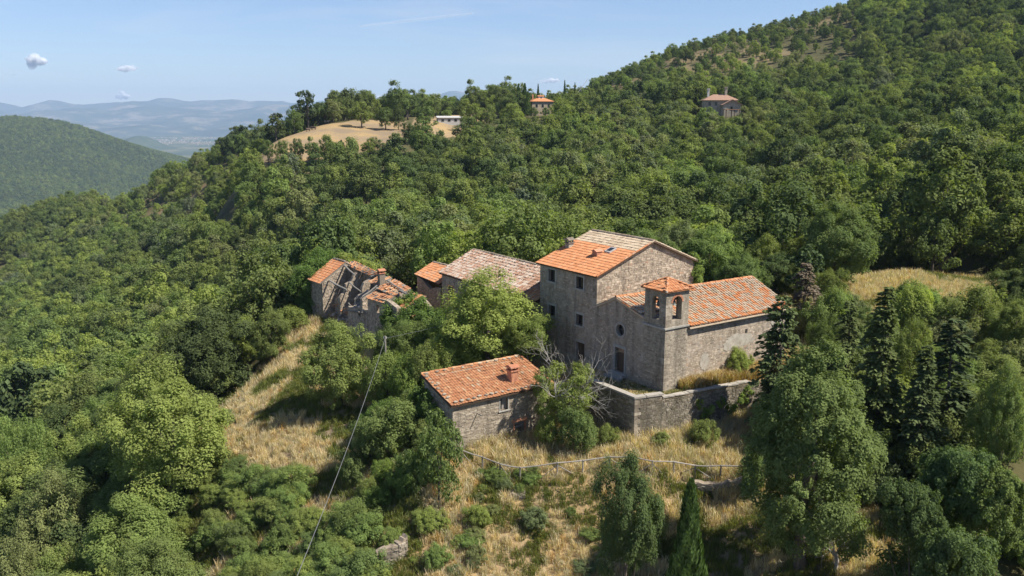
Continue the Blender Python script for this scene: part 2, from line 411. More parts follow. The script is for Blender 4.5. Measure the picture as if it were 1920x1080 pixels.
for q in [(560, 690, -4.7), (530, 722, -5.6), (500, 770, -6.4), (620, 820, -6.3), (470, 830, -7.3), (600, 900, -7.4), (900, 1000, -6.6), (1050, 1060, -7.8), (760, 960, -6.0), (1100, 950, -5.4), (1340, 950, -5.3), (1340, 900, -4.2),
          (1200, 1060, -7.4), (1560, 1050, -5.5), (1440, 900, -4.3), (1900, 1070, -6), (1650, 860, -2.8), (1850, 800, -1.5), (735, 1075, -8.0), (455, 765, -7.0), (432, 838, -7.9), (412, 805, -8.2)]: CZ(*q)
for q in [(0, 22, -12.5), (-45, 22, -18), (45, 22, -9), (0, 0, -16), (-60, -20, -24), (60, -20, -14), (0, -60, -24), (120, 60, 8), (160, 0, 6), (-140, 20, -40), (-220, 120, -62), (-420, 300, -120), (-520, 600, -170), (-700, 900, -230), (-200, -100, -50), (150, -100, -8)]: ctrl.append(q)
ctrl = np.array(ctrl)
def warp(x, y): return np.stack([np.arcsinh(np.asarray(x) / 45.), np.arcsinh((np.asarray(y) - 58.) / 45.)], -1)
KP = warp(ctrl[:, 0], ctrl[:, 1])
def tps(d): return np.where(d > 1e-9, d * d * np.log(d + 1e-12), 0.0)
NK = len(KP)
A_ = np.zeros((NK + 3, NK + 3))
A_[:NK, :NK] = tps(np.linalg.norm(KP[:, None] - KP[None], axis=-1)) + 2e-4 * np.eye(NK)
A_[:NK, NK] = 1; A_[:NK, NK + 1:] = KP; A_[NK:, :NK] = A_[:NK, NK:].T
WT = np.linalg.solve(A_, np.concatenate([ctrl[:, 2], np.zeros(3)]))
def vnoise(x, y, s, seed=0):
    x = np.asarray(x) / s; y = np.asarray(y) / s
    xi, yi = np.floor(x).astype(int), np.floor(y).astype(int); fx, fy = x - xi, y - yi
    fx = fx * fx * (3 - 2 * fx); fy = fy * fy * (3 - 2 * fy)
    def h(i, j):
        n = (i * 374761393 + j * 668265263 + seed * 974711) & 0x7fffffff
        n = ((n ^ (n >> 13)) * 1274126177) & 0x7fffffff
        return ((n ^ (n >> 16)) & 0xffff) / 65535.0
    return (h(xi, yi) * (1 - fx) + h(xi + 1, yi) * fx) * (1 - fy) + (h(xi, yi + 1) * (1 - fx) + h(xi + 1, yi + 1) * fx) * fy
def ground(x, y):
    x = np.atleast_1d(np.asarray(x, float)); y = np.atleast_1d(np.asarray(y, float))
    out = np.empty(len(x))
    for k in range(0, len(x), 20000):
        q = warp(x[k:k + 20000], y[k:k + 20000])
        d = np.linalg.norm(q[:, None] - KP[None], axis=-1)
        out[k:k + 20000] = tps(d) @ WT[:NK] + WT[NK] + q @ WT[NK + 1:]
    r = np.hypot(x, y)
    return out + (vnoise(x, y, 3.1, 1) - .5) * .35 + (vnoise(x, y, 9, 2) - .5) * .5 * np.clip((r - 30) / 60, .3, 1)
def G(x, y): return float(ground(x, y)[0])
def hit(u, v, y0=25, y1=900):         # where the sight line through (u, v) meets the ground
    d = ray(u, v)
    Y = np.concatenate([np.arange(y0, 130, .5), np.arange(130, y1, 3)])
    p = CAM + d * (Y / d[1])[:, None]
    below = np.nonzero(p[:, 2] < ground(p[:, 0], p[:, 1]))[0]
    return p[below[0]] if len(below) else p[-1]
def inpoly(x, y, P):
    x = np.asarray(x); y = np.asarray(y); P = np.asarray(P); c = np.zeros(x.shape, bool)
    for (x0, y0), (x1, y1) in zip(P, np.roll(P, -1, 0)):
        if y0 != y1: c ^= ((y0 > y) != (y1 > y)) & (x < (x1 - x0) * (y - y0) / (y1 - y0) + x0)
    return c

def axis(lo, hi, c0, c1, fine, grow=1.06):
    a = list(np.arange(c0, c1, fine)); s = fine
    while a[-1] < hi: s *= grow; a.append(a[-1] + s)
    s = fine
    while a[0] > lo: s *= grow; a.insert(0, a[0] - s)
    return np.array(a)
xs = axis(-1100, 1000, -45, 45, .8, 1.045); ys = axis(-90, 1350, 32, 105, .8, 1.045)
gx, gy = np.meshgrid(xs, ys, indexing='xy')
gz = ground(gx.ravel(), gy.ravel())
nx, ny = len(xs), len(ys)
i, j = np.meshgrid(np.arange(nx - 1), np.arange(ny - 1), indexing='xy')
fq = np.stack([j * nx + i, j * nx + i + 1, (j + 1) * nx + i + 1, (j + 1) * nx + i], -1).reshape(-1, 4)

# fields (world polygons): where the dry open ground is
def gpoly(pix): return np.array([hit(u, v)[:2] for u, v in pix])
def ypoly(pix): return np.array([at(u, v, Y)[:2] for u, v, Y in pix])
FIELD = ypoly([(478, 276, 320), (520, 258, 338), (560, 243, 350), (590, 232, 360), (640, 229, 364), (690, 222, 388), (760, 226, 388), (775, 250, 345), (745, 268, 326), (700, 283, 306), (640, 288, 300), (560, 290, 300), (490, 292, 302)])
FIELD3 = ypoly([(770, 240, 352), (780, 216, 430), (860, 214, 480), (925, 214, 480), (930, 224, 420), (880, 240, 375), (830, 258, 335), (775, 252, 342)])
FIELD4 = gpoly([(1592, 528), (1640, 520), (1760, 522), (1885, 533), (1885, 552), (1800, 566), (1690, 575), (1610, 556)])
FIELD5 = gpoly([(1420, 58), (1470, 36), (1540, 20), (1570, 30), (1500, 50)])
FIELDS = [FIELD, FIELD3, FIELD4]
BANK = gpoly([(612, 603), (585, 612), (560, 645), (530, 680), (470, 735), (420, 800), (415, 840), (520, 860), (600, 930), (690, 960), (660, 1090), (700, 1120), (1500, 1120), (1500, 820), (1180, 780), (800, 700), (720, 640)])
YARD = np.array([W(*q)[:2] for q in [(-7, -7), (-5, 17), (8, 18), (17, 14), (37, 12), (55, 4), (57, -9), (46, -13), (30, -13), (12, -18), (-6, -24), (-14, -10)]])
LSIDE = np.array([(-36, 54), (-12, 50), (-12, 80), (-26, 96), (-36, 86)], float)
RSIDE = np.array([(16, 62), (52, 62), (60, 104), (38, 108), (22, 84)], float)
fmask = np.zeros(len(gz))
for P in FIELDS + [BANK, YARD, RSIDE, LSIDE]:
    fmask = np.maximum(fmask, inpoly(gx.ravel(), gy.ravel(), P))
fmask = np.maximum(fmask, ((gy.ravel() < 62) & (gx.ravel() > -12) & (gx.ravel() < 20)).astype(float))

SCRUB = [ypoly([(150, 395, 540), (330, 308, 500), (470, 282, 420), (540, 320, 330), (440, 440, 370), (250, 450, 440)]), ypoly([(1000, 215, 480), (1250, 70, 640), (1640, 5, 700), (1620, 70, 560), (1300, 190, 440)])]
for P, m_ in zip(SCRUB, (.62, .48)): fmask = np.maximum(fmask, inpoly(gx.ravel(), gy.ravel(), P) * np.clip(vnoise(gx.ravel(), gy.ravel(), 14, 41) * 1.5 - .3, 0, m_))
gm = bpy.data.materials.new('ground_soil'); t, N, L = nt(gm)
out = N.new('ShaderNodeOutputMaterial'); b = N.new('ShaderNodeBsdfPrincipled'); L.new(b.outputs[0], out.inputs[0])
b.inputs['Roughness'].default_value = 1; b.inputs['Specular IOR Level'].default_value = .1
tcn = N.new('ShaderNodeTexCoord'); vec = tcn.outputs['Object']
at_ = N.new('ShaderNodeAttribute'); at_.attribute_name = 'var'
n1 = noise_node(N, L, vec, .09, 8, .65); n2 = noise_node(N, L, vec, 1.4, 6, .7); n3 = noise_node(N, L, vec, .035, 4, .6)
dry = ramp_node(N, [(.25, (.22, .15, .075)), (.5, (.32, .225, .11)), (.75, (.40, .29, .15))]); L.new(n2.outputs['Fac'], dry.inputs['Fac'])
r3 = mapr(N, L, n1.outputs['Fac'], .44, .60, 0, .85)
dry2 = mixc(N, L, r3.outputs['Result'], dry.outputs['Color'], (.23, .175, .115))
n4 = noise_node(N, L, vec, .055, 7, .7)
r4 = mapr(N, L, n4.outputs['Fac'], .50, .62, 0, .6)
dry2 = mixc(N, L, r4.outputs['Result'], dry2, (.19, .15, .105))
floor = ramp_node(N, [(.3, (.045, .045, .022)), (.55, (.085, .08, .035)), (.8, (.17, .13, .065))]); L.new(n1.outputs['Fac'], floor.inputs['Fac'])
fm = mapr(N, L, at_.outputs['Fac'], .3, .7, 0, 1)
L.new(mixc(N, L, fm.outputs['Result'], floor.outputs['Color'], dry2), b.inputs['Base Color'])
bn = N.new('ShaderNodeBump'); bn.inputs['Strength'].default_value = .7; bn.inputs['Distance'].default_value = .15
L.new(n2.outputs['Fac'], bn.inputs['Height']); L.new(bn.outputs[0], b.inputs['Normal'])
terr = put('ground', mesh_data('ground', np.stack([gx.ravel(), gy.ravel(), gz], 1), fq, gm, fmask, True))
tag(terr, 'sloping dry hillside ground under the hamlet and woods', kind='structure')

# ------------------------------------------------------------------ far valley, far hill, mountains
def far_mat(name, stops, scale, bumpd=None):
    m = bpy.data.materials.new(name); t, N, L = nt(m)
    out = N.new('ShaderNodeOutputMaterial'); b = N.new('ShaderNodeBsdfPrincipled'); L.new(b.outputs[0], out.inputs[0])
    b.inputs['Roughness'].default_value = 1; b.inputs['Specular IOR Level'].default_value = 0
    tcn = N.new('ShaderNodeTexCoord')
    n = noise_node(N, L, tcn.outputs['Object'], scale, 9, .7)
    r = ramp_node(N, stops); L.new(n.outputs['Fac'], r.inputs['Fac']); L.new(r.outputs[0], b.inputs['Base Color'])
    return m
M['far_wood'] = far_mat('far_woodland', [(.35, (.030, .045, .018)), (.55, (.05, .07, .028)), (.66, (.075, .085, .04)), (.74, (.17, .14, .08))], .011)
M['far_plain'] = far_mat('valley_farmland', [(.40, (.045, .065, .03)), (.52, (.06, .08, .035)), (.58, (.20, .16, .09)), (.64, (.07, .085, .04)), (.72, (.30, .25, .16))], .0016)
M['far_mount'] = far_mat('mountain_woodland', [(.38, (.03, .045, .03)), (.52, (.06, .075, .045)), (.60, (.20, .17, .12)), (.66, (.06, .075, .045)), (.75, (.22, .19, .13))], .0016)
VZ = -300.0
def sheet(name, xs, ys, zf, m, label):
    X, Y = np.meshgrid(xs, ys); Z = zf(X.ravel(), Y.ravel())
    nx = len(xs); i, j = np.meshgrid(np.arange(nx - 1), np.arange(len(ys) - 1))
    q = np.stack([j * nx + i, j * nx + i + 1, (j + 1) * nx + i + 1, (j + 1) * nx + i], -1).reshape(-1, 4)
    return tag(put(name, mesh_data(name, np.stack([X.ravel(), Y.ravel(), Z], 1), q, m, None, True)), label, kind='structure')
def fbm(x, y, s, seed, o=5): return sum((vnoise(x, y, s / 2 ** k, seed + k) - .5) / 2 ** k for k in range(o))
sheet('valley_plain', np.linspace(-14000, 14000, 60), np.linspace(900, 21000, 60), lambda x, y: VZ + fbm(x, y, 2500, 5) * 60 - np.clip((1500 - y) / 600, 0, 1) * 40, M['far_plain'], 'hazy valley floor of woods and pale fields far below the hills')
# wooded hill across the valley on the left: ridge profile seen from the camera
HP = np.array([(-620, 250), (-300, 232), (-100, 218), (0, 222), (60, 216), (130, 222), (170, 232), (210, 247), (260, 268), (320, 292), (390, 318), (470, 352), (600, 420), (760, 500)], float)
def hill_z(x, y):
    Yc = 3300 + 0.25 * (x + 1400)
    u = CX + F * x / (Yc / cp)        # azimuth of the column on its crest line
    v = np.interp(u, HP[:, 0], HP[:, 1])
    yy = -(v - CY) / F
    top = CAM[2] + Yc * (-sp + yy * cp) / (cp + yy * sp) - 8
    d = y - Yc
    base = VZ - 30
    f = np.where(d < 0, np.clip(1 + d / 2100., 0, 1) ** 0.85, np.clip(1 - d / 1500., 0, 1))
    return base + (top - base) * f + fbm(x, y, 650, 31) * 55 * np.clip((np.abs(d) - 150) / 900, 0, 1) * np.clip(f * 3, 0, 1)
hx, hy = np.arange(-4400, 700, 45.), np.arange(1050, 5700, 45.)
sheet('far_hill', hx, hy, hill_z, M['far_wood'], 'rounded wooded hill across the valley')
def ridge(name, Yc, prof, depth, seed, label, rough=1.0):
    prof = np.array(prof, float)
    def zf(x, y):
        u = CX + F * x / (Yc / cp)
        v = np.interp(u, prof[:, 0], prof[:, 1])
        yy = -(v - CY) / F
        top = CAM[2] + Yc * (-sp + yy * cp) / (cp + yy * sp)
        top = top + fbm(x, np.zeros_like(x), Yc * .035, seed, 6) * Yc * .0062
        d = (y - Yc) / depth
        f = np.clip(1 - np.abs(d), 0, 1)
        sp_ = fbm(x, y, depth * .55, seed + 9, 5) * 1.1 * np.clip(np.abs(d) * 2.5, 0, 1)
        return VZ - 30 + (top - VZ + 30) * np.clip(f ** .8 + sp_ * .42 * rough, 0, 1.0)
    w = Yc * .95
    return sheet(name, np.linspace(-w, w, 200), np.linspace(Yc - depth, Yc + depth * .6, 60), zf, M['far_mount'], label)
ridge('mountain', 19500, [(-900, 196), (-100, 197), (0, 192), (30, 190), (60, 199), (110, 189), (200, 195), (280, 187), (340, 188), (380, 193), (430, 191), (520, 195), (600, 193), (700, 186), (780, 184), (850, 169), (900, 172), (940, 180), (1100, 176), (2600, 190)], 3500, 3, 'long blue mountain chain along the horizon')
ridge('mountain', 16800, [(-900, 214), (-100, 208), (60, 212), (150, 205), (220, 207), (300, 200), (380, 198), (440, 207), (520, 201), (620, 190), (660, 199), (760, 210), (1200, 214), (2600, 215)], 2600, 17, 'nearer blue mountain ridge above the valley floor')
ridge('low_hills', 13800, [(-900, 226), (0, 222), (150, 220), (230, 232), (330, 238), (385, 236), (420, 242), (520, 233), (640, 236), (900, 240), (2600, 240)], 1500, 23, 'low hazy hills rising from the valley floor')
sheet('low_hills', np.linspace(-4200, -2900, 40), np.linspace(7600, 8800, 30), lambda x, y: VZ - 20 + 118 * np.exp(-((x + 3560) / 210.) ** 2 - ((y - 8300) / 260.) ** 2) + 35 * np.exp(-((x + 3800) / 420.) ** 2 - ((y - 8300) / 300.) ** 2), M['far_wood'], 'small cone shaped wooded hill in the valley beside the town')
# ------------------------------------------------------------------ haze
hz = bpy.data.materials.new('haze_air'); t, N, L = nt(hz)
o_ = N.new('ShaderNodeOutputMaterial'); pv = N.new('ShaderNodeVolumePrincipled')
pv.inputs['Density Attribute'].default_value = ''; pv.inputs['Temperature Attribute'].default_value = ''; pv.inputs['Color Attribute'].default_value = ''
pv.inputs['Density'].default_value = 0.000060
pv.inputs['Color'].default_value = (.54, .73, 1.0, 1)
pv.inputs['Anisotropy'].default_value = 0.0
L.new(pv.outputs[0], o_.inputs['Volume'])
hz.cycles.homogeneous_volume = True
hb = MB().box((-19800, -500, -372), (19800, 22000, 660))
tag(hb.build('haze', hz), 'pale blue summer haze filling the valley air', kind='stuff')

# ------------------------------------------------------------------ plants: leaf clouds, trunks
def unit(n): 
    v = rng.normal(size=(n, 3)); return v / np.linalg.norm(v, axis=1)[:, None]
def leaves(P, Nn, size, aspect, varv, fold=.25):
    n = len(P)
    ref = unit(n); u = np.cross(Nn, ref); u /= np.linalg.norm(u, axis=1)[:, None] + 1e-9; w = np.cross(Nn, u)
    s = (size * rng.uniform(.6, 1.3, n))[:, None]
    V = np.stack([P - u * s * .5, P + w * s * .5 * aspect + Nn * s * fold * .3, P + u * s * .5, P - w * s * .5 * aspect + Nn * s * fold * .3], 1).reshape(-1, 3)
    Q = np.arange(4 * n).reshape(-1, 4)
    return V, Q, np.repeat(np.clip(varv, 0, 1), 4)
def crown(lobes, n, size, aspect=.62, up=.35, clumps=9, cs=.42, spread=.6, flat=1.0):
    lobes = np.asarray(lobes, float); cen = np.average(lobes[:, :3], axis=0, weights=lobes[:, 3])
    share = lobes[:, 3] ** 2; share = share / share.sum()
    PP, NN, XX = [], [], []
    for (lx, ly, lz, lr), s in zip(lobes, share):
        k = clumps; c0 = np.array([lx, ly, lz])
        out = c0 - cen; out = out / (np.linalg.norm(out) + .3)
        d = unit(k * 2) + out * .55 + np.array([0, 0, .25]); d = d[:k] / np.linalg.norm(d[:k], axis=1)[:, None]
        cc = c0 + d * lr * rng.uniform(.55, 1.0, (k, 1))
        cr = lr * cs * rng.uniform(.6, 1.35, k)
        m = max(4, int(n * s)); ci = rng.integers(0, k, m)
        e = unit(m)
        e[:, 2] = e[:, 2] * flat
        P = cc[ci] + e * (cr[ci] * rng.uniform(.35, 1.0, m) ** .6)[:, None]
        Nn = e * .55 + d[ci] * .45 + unit(m) * spread + np.array([0, 0, up])
        Nn /= np.linalg.norm(Nn, axis=1)[:, None] + 1e-9
        PP.append(P); NN.append(Nn); XX.append((.5 + rng.normal(0, .13, k))[ci] + rng.normal(0, .16, m))
    return leaves(np.vstack(PP), np.vstack(NN), size, aspect, np.concatenate(XX))
def lobes_for(R_, z0, H, n, lr=(.34, .50), inner=.62, top=.0, taper=0.0):
    k = np.arange(n) + .5; ph = np.arccos(1 - 2 * k / n); th = math.pi * (1 + 5 ** .5) * k + rng.uniform(0, 6)
    d = np.stack([np.cos(th) * np.sin(ph), np.sin(th) * np.sin(ph), np.cos(ph)], 1)
    hz_ = (H - z0) / 2; zc = z0 + hz_
    r = R_ * rng.uniform(*lr, n)
    q = d * inner * rng.uniform(.58, 1.25, (n, 1))
    wid = 1 - taper * np.clip(q[:, 2], -1, 1)
    P = np.stack([q[:, 0] * R_ * wid, q[:, 1] * R_ * wid, zc + q[:, 2] * hz_ * 1.05], 1)
    return np.concatenate([np.column_stack([P, r]), [[0, 0, zc, R_ * .5]]])
def trunk(H, r, lobes, n=7, sides=6, zf=.35, lean=.3):
    mb = MB(); pts = np.array([(0, 0, -.6), (rng.normal(0, .08), rng.normal(0, .08), H * .18), (rng.normal(0, lean), rng.normal(0, lean), H * zf), (rng.normal(0, lean), rng.normal(0, lean), H * .75)])
    mb.tube(pts, [r * 1.35, r, r * .75, r * .18], sides)
    for l in sorted(lobes.tolist(), key=lambda q: -q[3])[:n]:
        a = pts[1] + (pts[2] - pts[1]) * rng.uniform(.3, 1); e = np.array(l[:3]); m = (a + e) / 2 + np.array([0, 0, -.04 * H]) + rng.normal(0, .12, 3)
        mb.tube([a, m, e], [r * .5, r * .32, r * .08], 5)
    return mb.arrays()
def twigs(mb, p, d, l, r, depth, spread=.55, up=.12, sides=4, nb=3):
    n = 4; pts = [p]; q = np.array(p, float); dd = np.array(d, float)
    for k in range(n):
        dd = dd + rng.normal(0, .16, 3) + np.array([0, 0, up * .3]); dd /= np.linalg.norm(dd); q = q + dd * l / n; pts.append(q.copy())
    mb.tube(pts, np.linspace(r, r * .45, n + 1), sides)
    if depth:
        for k in range(nb):
            f = pts[rng.integers(1, n + 1)] if k else pts[-1]
            e = dd + unit(1)[0] * spread * 1.4 + np.array([0, 0, up]); e /= np.linalg.norm(e)
            twigs(mb, f, e, l * rng.uniform(.5, .8), r * .5, depth - 1, spread, up, sides, nb)
class Proto:
    """one plant shape: crown mesh, trunk mesh and a joined copy of both for the far wood"""
    def __init__(s, name, lv, tr, ml, mt, R_, H, z0=0.0):
        s.name, s.R, s.H, s.z0 = name, R_, H, z0
        s.crown = mesh_data(name + '_crown', lv[0], lv[1], ml, lv[2])
        s.trunk = mesh_data(name + '_trunk', tr[0], tr[1], mt, tr[2], True) if tr is not None else None
        s.lv, s.tr, s.ml, s.mt = lv, tr, ml, mt
    def recolour(s, ml):               # same mesh, its leaf material set on the object instead
        p = Proto.__new__(Proto); p.__dict__.update(s.__dict__); p.ml = ml
        return p
    def dress(s, o):
        if s.ml != o.data.materials[0]:
            o.material_slots[0].link = 'OBJECT'; o.material_slots[0].material = s.ml
        return o
    def joined(s):
        if s.tr is None: return s.dress(put_hidden(s.name, s.crown))
        me = JOINED.get(id(s.lv))
        if me is None:
            V = np.vstack([s.lv[0], s.tr[0]]); k = len(s.lv[0])
            Fs = [s.lv[1]] + [f + k for f in s.tr[1]]
            mi = np.concatenate([np.zeros(len(s.lv[1]))] + [np.ones(len(f)) for f in s.tr[1]])
            me = JOINED[id(s.lv)] = mesh_data(s.name, V, Fs, [s.crown.materials[0], s.mt], np.concatenate([s.lv[2], s.tr[2]]), False, mi)
        return s.dress(put_hidden(s.name, me))
JOINED = {}
def put_hidden(name, me): return bpy.data.objects.new(name, me)
def plant(p, name, xyz, sx, sz, rz, label, cat, group=None, trunk_=True, crown_name='crown'):
    o = empty(name, xyz, rz, label, cat, group)
    o.scale = (sx, sx, sz)
    if trunk_ and p.trunk: put('trunk', p.trunk, o)
    p.dress(put(crown_name, p.crown, o))
    return o

def scatter(name, pts, rot, scl, idx, protos, label):
    """stuff: one object of instanced plants too many to count"""
    order = sorted(range(len(protos)), key=lambda k: protos[k].name)
    inv = np.empty(len(protos), int); inv[order] = np.arange(len(protos))
    c = bpy.data.collections.new(name + '_kinds')
    for p in protos: c.objects.link(p)
    names = [o.name for o in c.objects]
    rank = {n: k for k, n in enumerate(sorted(names))}
    idx = np.array([rank[protos[k].name] for k in range(len(protos))])[np.asarray(idx)]
    me = bpy.data.meshes.new(name); me.vertices.add(len(pts)); me.vertices.foreach_set('co', np.asarray(pts, np.float32).ravel())
    a = me.attributes.new('rot', 'FLOAT_VECTOR', 'POINT'); a.data.foreach_set('vector', np.asarray(rot, np.float32).ravel())
    a = me.attributes.new('scl', 'FLOAT_VECTOR', 'POINT'); a.data.foreach_set('vector', np.asarray(scl, np.float32).ravel())
    a = me.attributes.new('pick', 'INT', 'POINT'); a.data.foreach_set('value', idx.astype(np.int32))
    o = put(name, me); tag(o, label, kind='stuff')
    g = bpy.data.node_groups.new(name, 'GeometryNodeTree')
    g.interface.new_socket('Geometry', in_out='INPUT', socket_type='NodeSocketGeometry')
    g.interface.new_socket('Geometry', in_out='OUTPUT', socket_type='NodeSocketGeometry')
    N, L = g.nodes, g.links
    gi, go = N.new('NodeGroupInput'), N.new('NodeGroupOutput')
    ci = N.new('GeometryNodeCollectionInfo'); ci.inputs['Collection'].default_value = c
    ci.inputs['Separate Children'].default_value = True; ci.inputs['Reset Children'].default_value = True
    ip = N.new('GeometryNodeInstanceOnPoints'); ip.inputs['Pick Instance'].default_value = True
    def na(nm, dt):
        n = N.new('GeometryNodeInputNamedAttribute'); n.data_type = dt; n.inputs['Name'].default_value = nm; return n.outputs['Attribute']
    L.new(gi.outputs[0], ip.inputs['Points']); L.new(ci.outputs[0], ip.inputs['Instance'])
    L.new(na('pick', 'INT'), ip.inputs['Instance Index']); L.new(na('rot', 'FLOAT_VECTOR'), ip.inputs['Rotation']); L.new(na('scl', 'FLOAT_VECTOR'), ip.inputs['Scale'])
    L.new(ip.outputs[0], go.inputs[0])
    o.modifiers.new('scatter', 'NODES').node_group = g
    return o

def broad(name, R_, H, z0, nl, n, size, ml, up=.35, taper=.15, lr=(.34, .5), clumps=9, tr=.17, **k):
    lb = lobes_for(R_, z0, H, nl, lr, taper=taper)
    return Proto(name, crown(lb, n, size, up=up, clumps=clumps, **k), trunk(H, tr, lb), ml, M['bark'], R_, H, z0)
def conifer(name, R_, H, nlay, nb, per, ml, droop=.25, sparse=.0, power=.8, nsz=1.25):
    PP, NN, XX = [], [], []; mb = MB()
    mb.tube([(0, 0, -.6), (0, 0, H * .5), (rng.normal(0, .08), rng.normal(0, .08), H * .99)], [.19, .12, .02], 6)
    UU = []
    lop = rng.uniform(0, 6.28)
    for k in range(nlay):
        f = k / nlay; z = H * (.10 + .89 * f); Rr = R_ * (1 - f) ** power * rng.uniform(.8, 1.12) + .12
        for q in range(nb):
            if rng.random() < sparse: continue
            th = rng.uniform(0, 6.283); d = np.array([math.cos(th), math.sin(th), 0]); l = Rr * rng.uniform(.45, 1.2) * (1 + .34 * math.cos(th - lop + z * .35))
            m = max(6, int(per * l / R_ + 6)); s = rng.uniform(.12, 1, m) ** .7
            side = rng.normal(0, .17, m) * (1.15 - s) * l * 1.2; sd_ = np.array([-d[1], d[0], 0])
            P = d * (s * l)[:, None] + sd_ * side[:, None]; P[:, 2] += z + .10 * l * s - droop * l * s * s - np.abs(side) * .15 + rng.normal(0, .05, m)
            PP.append(P); NN.append(np.array([0, 0, 1.]) + unit(m) * .5); XX.append(np.clip(.45 + .2 * (s - .5) + rng.normal(0, .2, m) + rng.normal(0, .1), 0, 1))
            UU.append(d + sd_ * np.sign(side)[:, None] * .7 + np.array([0, 0, -.25]) + unit(m) * .25)
            if k % 2 == 0: mb.tube([(0, 0, z), tuple(d * l * .9 + np.array([0, 0, z + .1 * l - droop * l * .8]))], [.035, .01], 3, cap=False)
    P, Nn, U = np.vstack(PP), np.vstack(NN), np.vstack(UU); U /= np.linalg.norm(U, axis=1)[:, None]
    w = np.cross(Nn, U); w /= np.linalg.norm(w, axis=1)[:, None] + 1e-9; n = len(P)
    s = nsz * rng.uniform(.22, .42, n)[:, None]; b = s * .30
    V = np.stack([P, P + U * s * .5 + w * b, P + U * s, P + U * s * .5 - w * b], 1).reshape(-1, 3)
    return Proto(name, (V, np.arange(4 * n).reshape(-1, 4), np.repeat(np.concatenate(XX), 4)), mb.arrays(), ml, M['bark'], R_, H)
def cypress(name, R_, H, n, ml, size=.2):
    z = rng.uniform(.02, 1, n); th = rng.uniform(0, 6.283, n)
    prof = np.sin(np.clip(z, 0, 1) ** .62 * math.pi) ** .55 * (1 - .55 * z) * 1.25
    lump = 1 + .22 * np.sin(th * 3 + z * 14) * np.sin(z * 31 + th) + .12 * np.sin(th * 7 - z * 40)
    r = R_ * prof * lump * rng.uniform(.72, 1.0, n) ** .5
    P = np.stack([np.cos(th) * r, np.sin(th) * r, z * H], 1)
    o = np.stack([np.cos(th), np.sin(th), np.full(n, .15)], 1); Nn = o + unit(n) * .55; Nn /= np.linalg.norm(Nn, axis=1)[:, None]
    U = np.array([0, 0, 1.]) + o * .35 + unit(n) * .3; U /= np.linalg.norm(U, axis=1)[:, None]
    w = np.cross(Nn, U); w /= np.linalg.norm(w, axis=1)[:, None] + 1e-9
    s = (size * rng.uniform(.7, 1.5, n))[:, None]
    V = np.stack([P, P + U * s * .5 + w * s * .28, P + U * s, P + U * s * .5 - w * s * .28], 1).reshape(-1, 3)
    X = np.repeat(np.clip(.5 + .25 * (lump - 1) / .2 + rng.normal(0, .17, n), 0, 1), 4)
    mb = MB().tube([(0, 0, -.5), (0, 0, H * .8)], [.14, .03], 5)
    return Proto(name, (V, np.arange(4 * n).reshape(-1, 4), X), mb.arrays(), ml, M['bark'], R_, H)

# far shapes: R 3.4 m, H 8 m
far = {}
far['oak'] = [broad('far_oak', 3.4, 8.0, 1.2, 11, 6200, .32, M['leaf_oak'], taper=.2), broad('far_oak', 3.5, 7.4, .9, 13, 6400, .31, M['leaf_oak']), broad('far_oak', 3.2, 8.6, 1.2, 10, 6200, .32, M['leaf_oak'], lr=(.36, .56), taper=.3)]
far['oak'].append(broad('far_oak', 3.5, 8.2, .8, 17, 6800, .30, M['leaf_oak'], lr=(.26, .42), taper=.25))
far['scrub'] = [broad('far_scrub', 2.0, 2.8, .0, 8, 1100, .36, M['leaf_olive'], tr=.06), broad('far_scrub', 1.8, 3.4, .2, 7, 1000, .36, M['leaf_dark'], tr=.06)]
far['dark'] = [p.recolour(M['leaf_dark']) for p in far['oak'][:3]]
far['light'] = [p.recolour(M['leaf_light']) for p in far['oak'][1:]]
far['olive'] = [p.recolour(M['leaf_olive']) for p in far['oak'][1:3]]
far['pale'] = [broad('far_willow', 3.4, 7.6, .8, 12, 3000, .38, M['leaf_pale'], lr=(.3, .45))]
far['pine'] = [broad('far_pine', 2.6, 8.6, 1.8, 11, 2300, .40, M['leaf_conifer'], taper=.45, lr=(.3, .46))]
far['cypress'] = [cypress('far_cypress', .9, 8.5, 1800, M['leaf_cypress'], .34)]

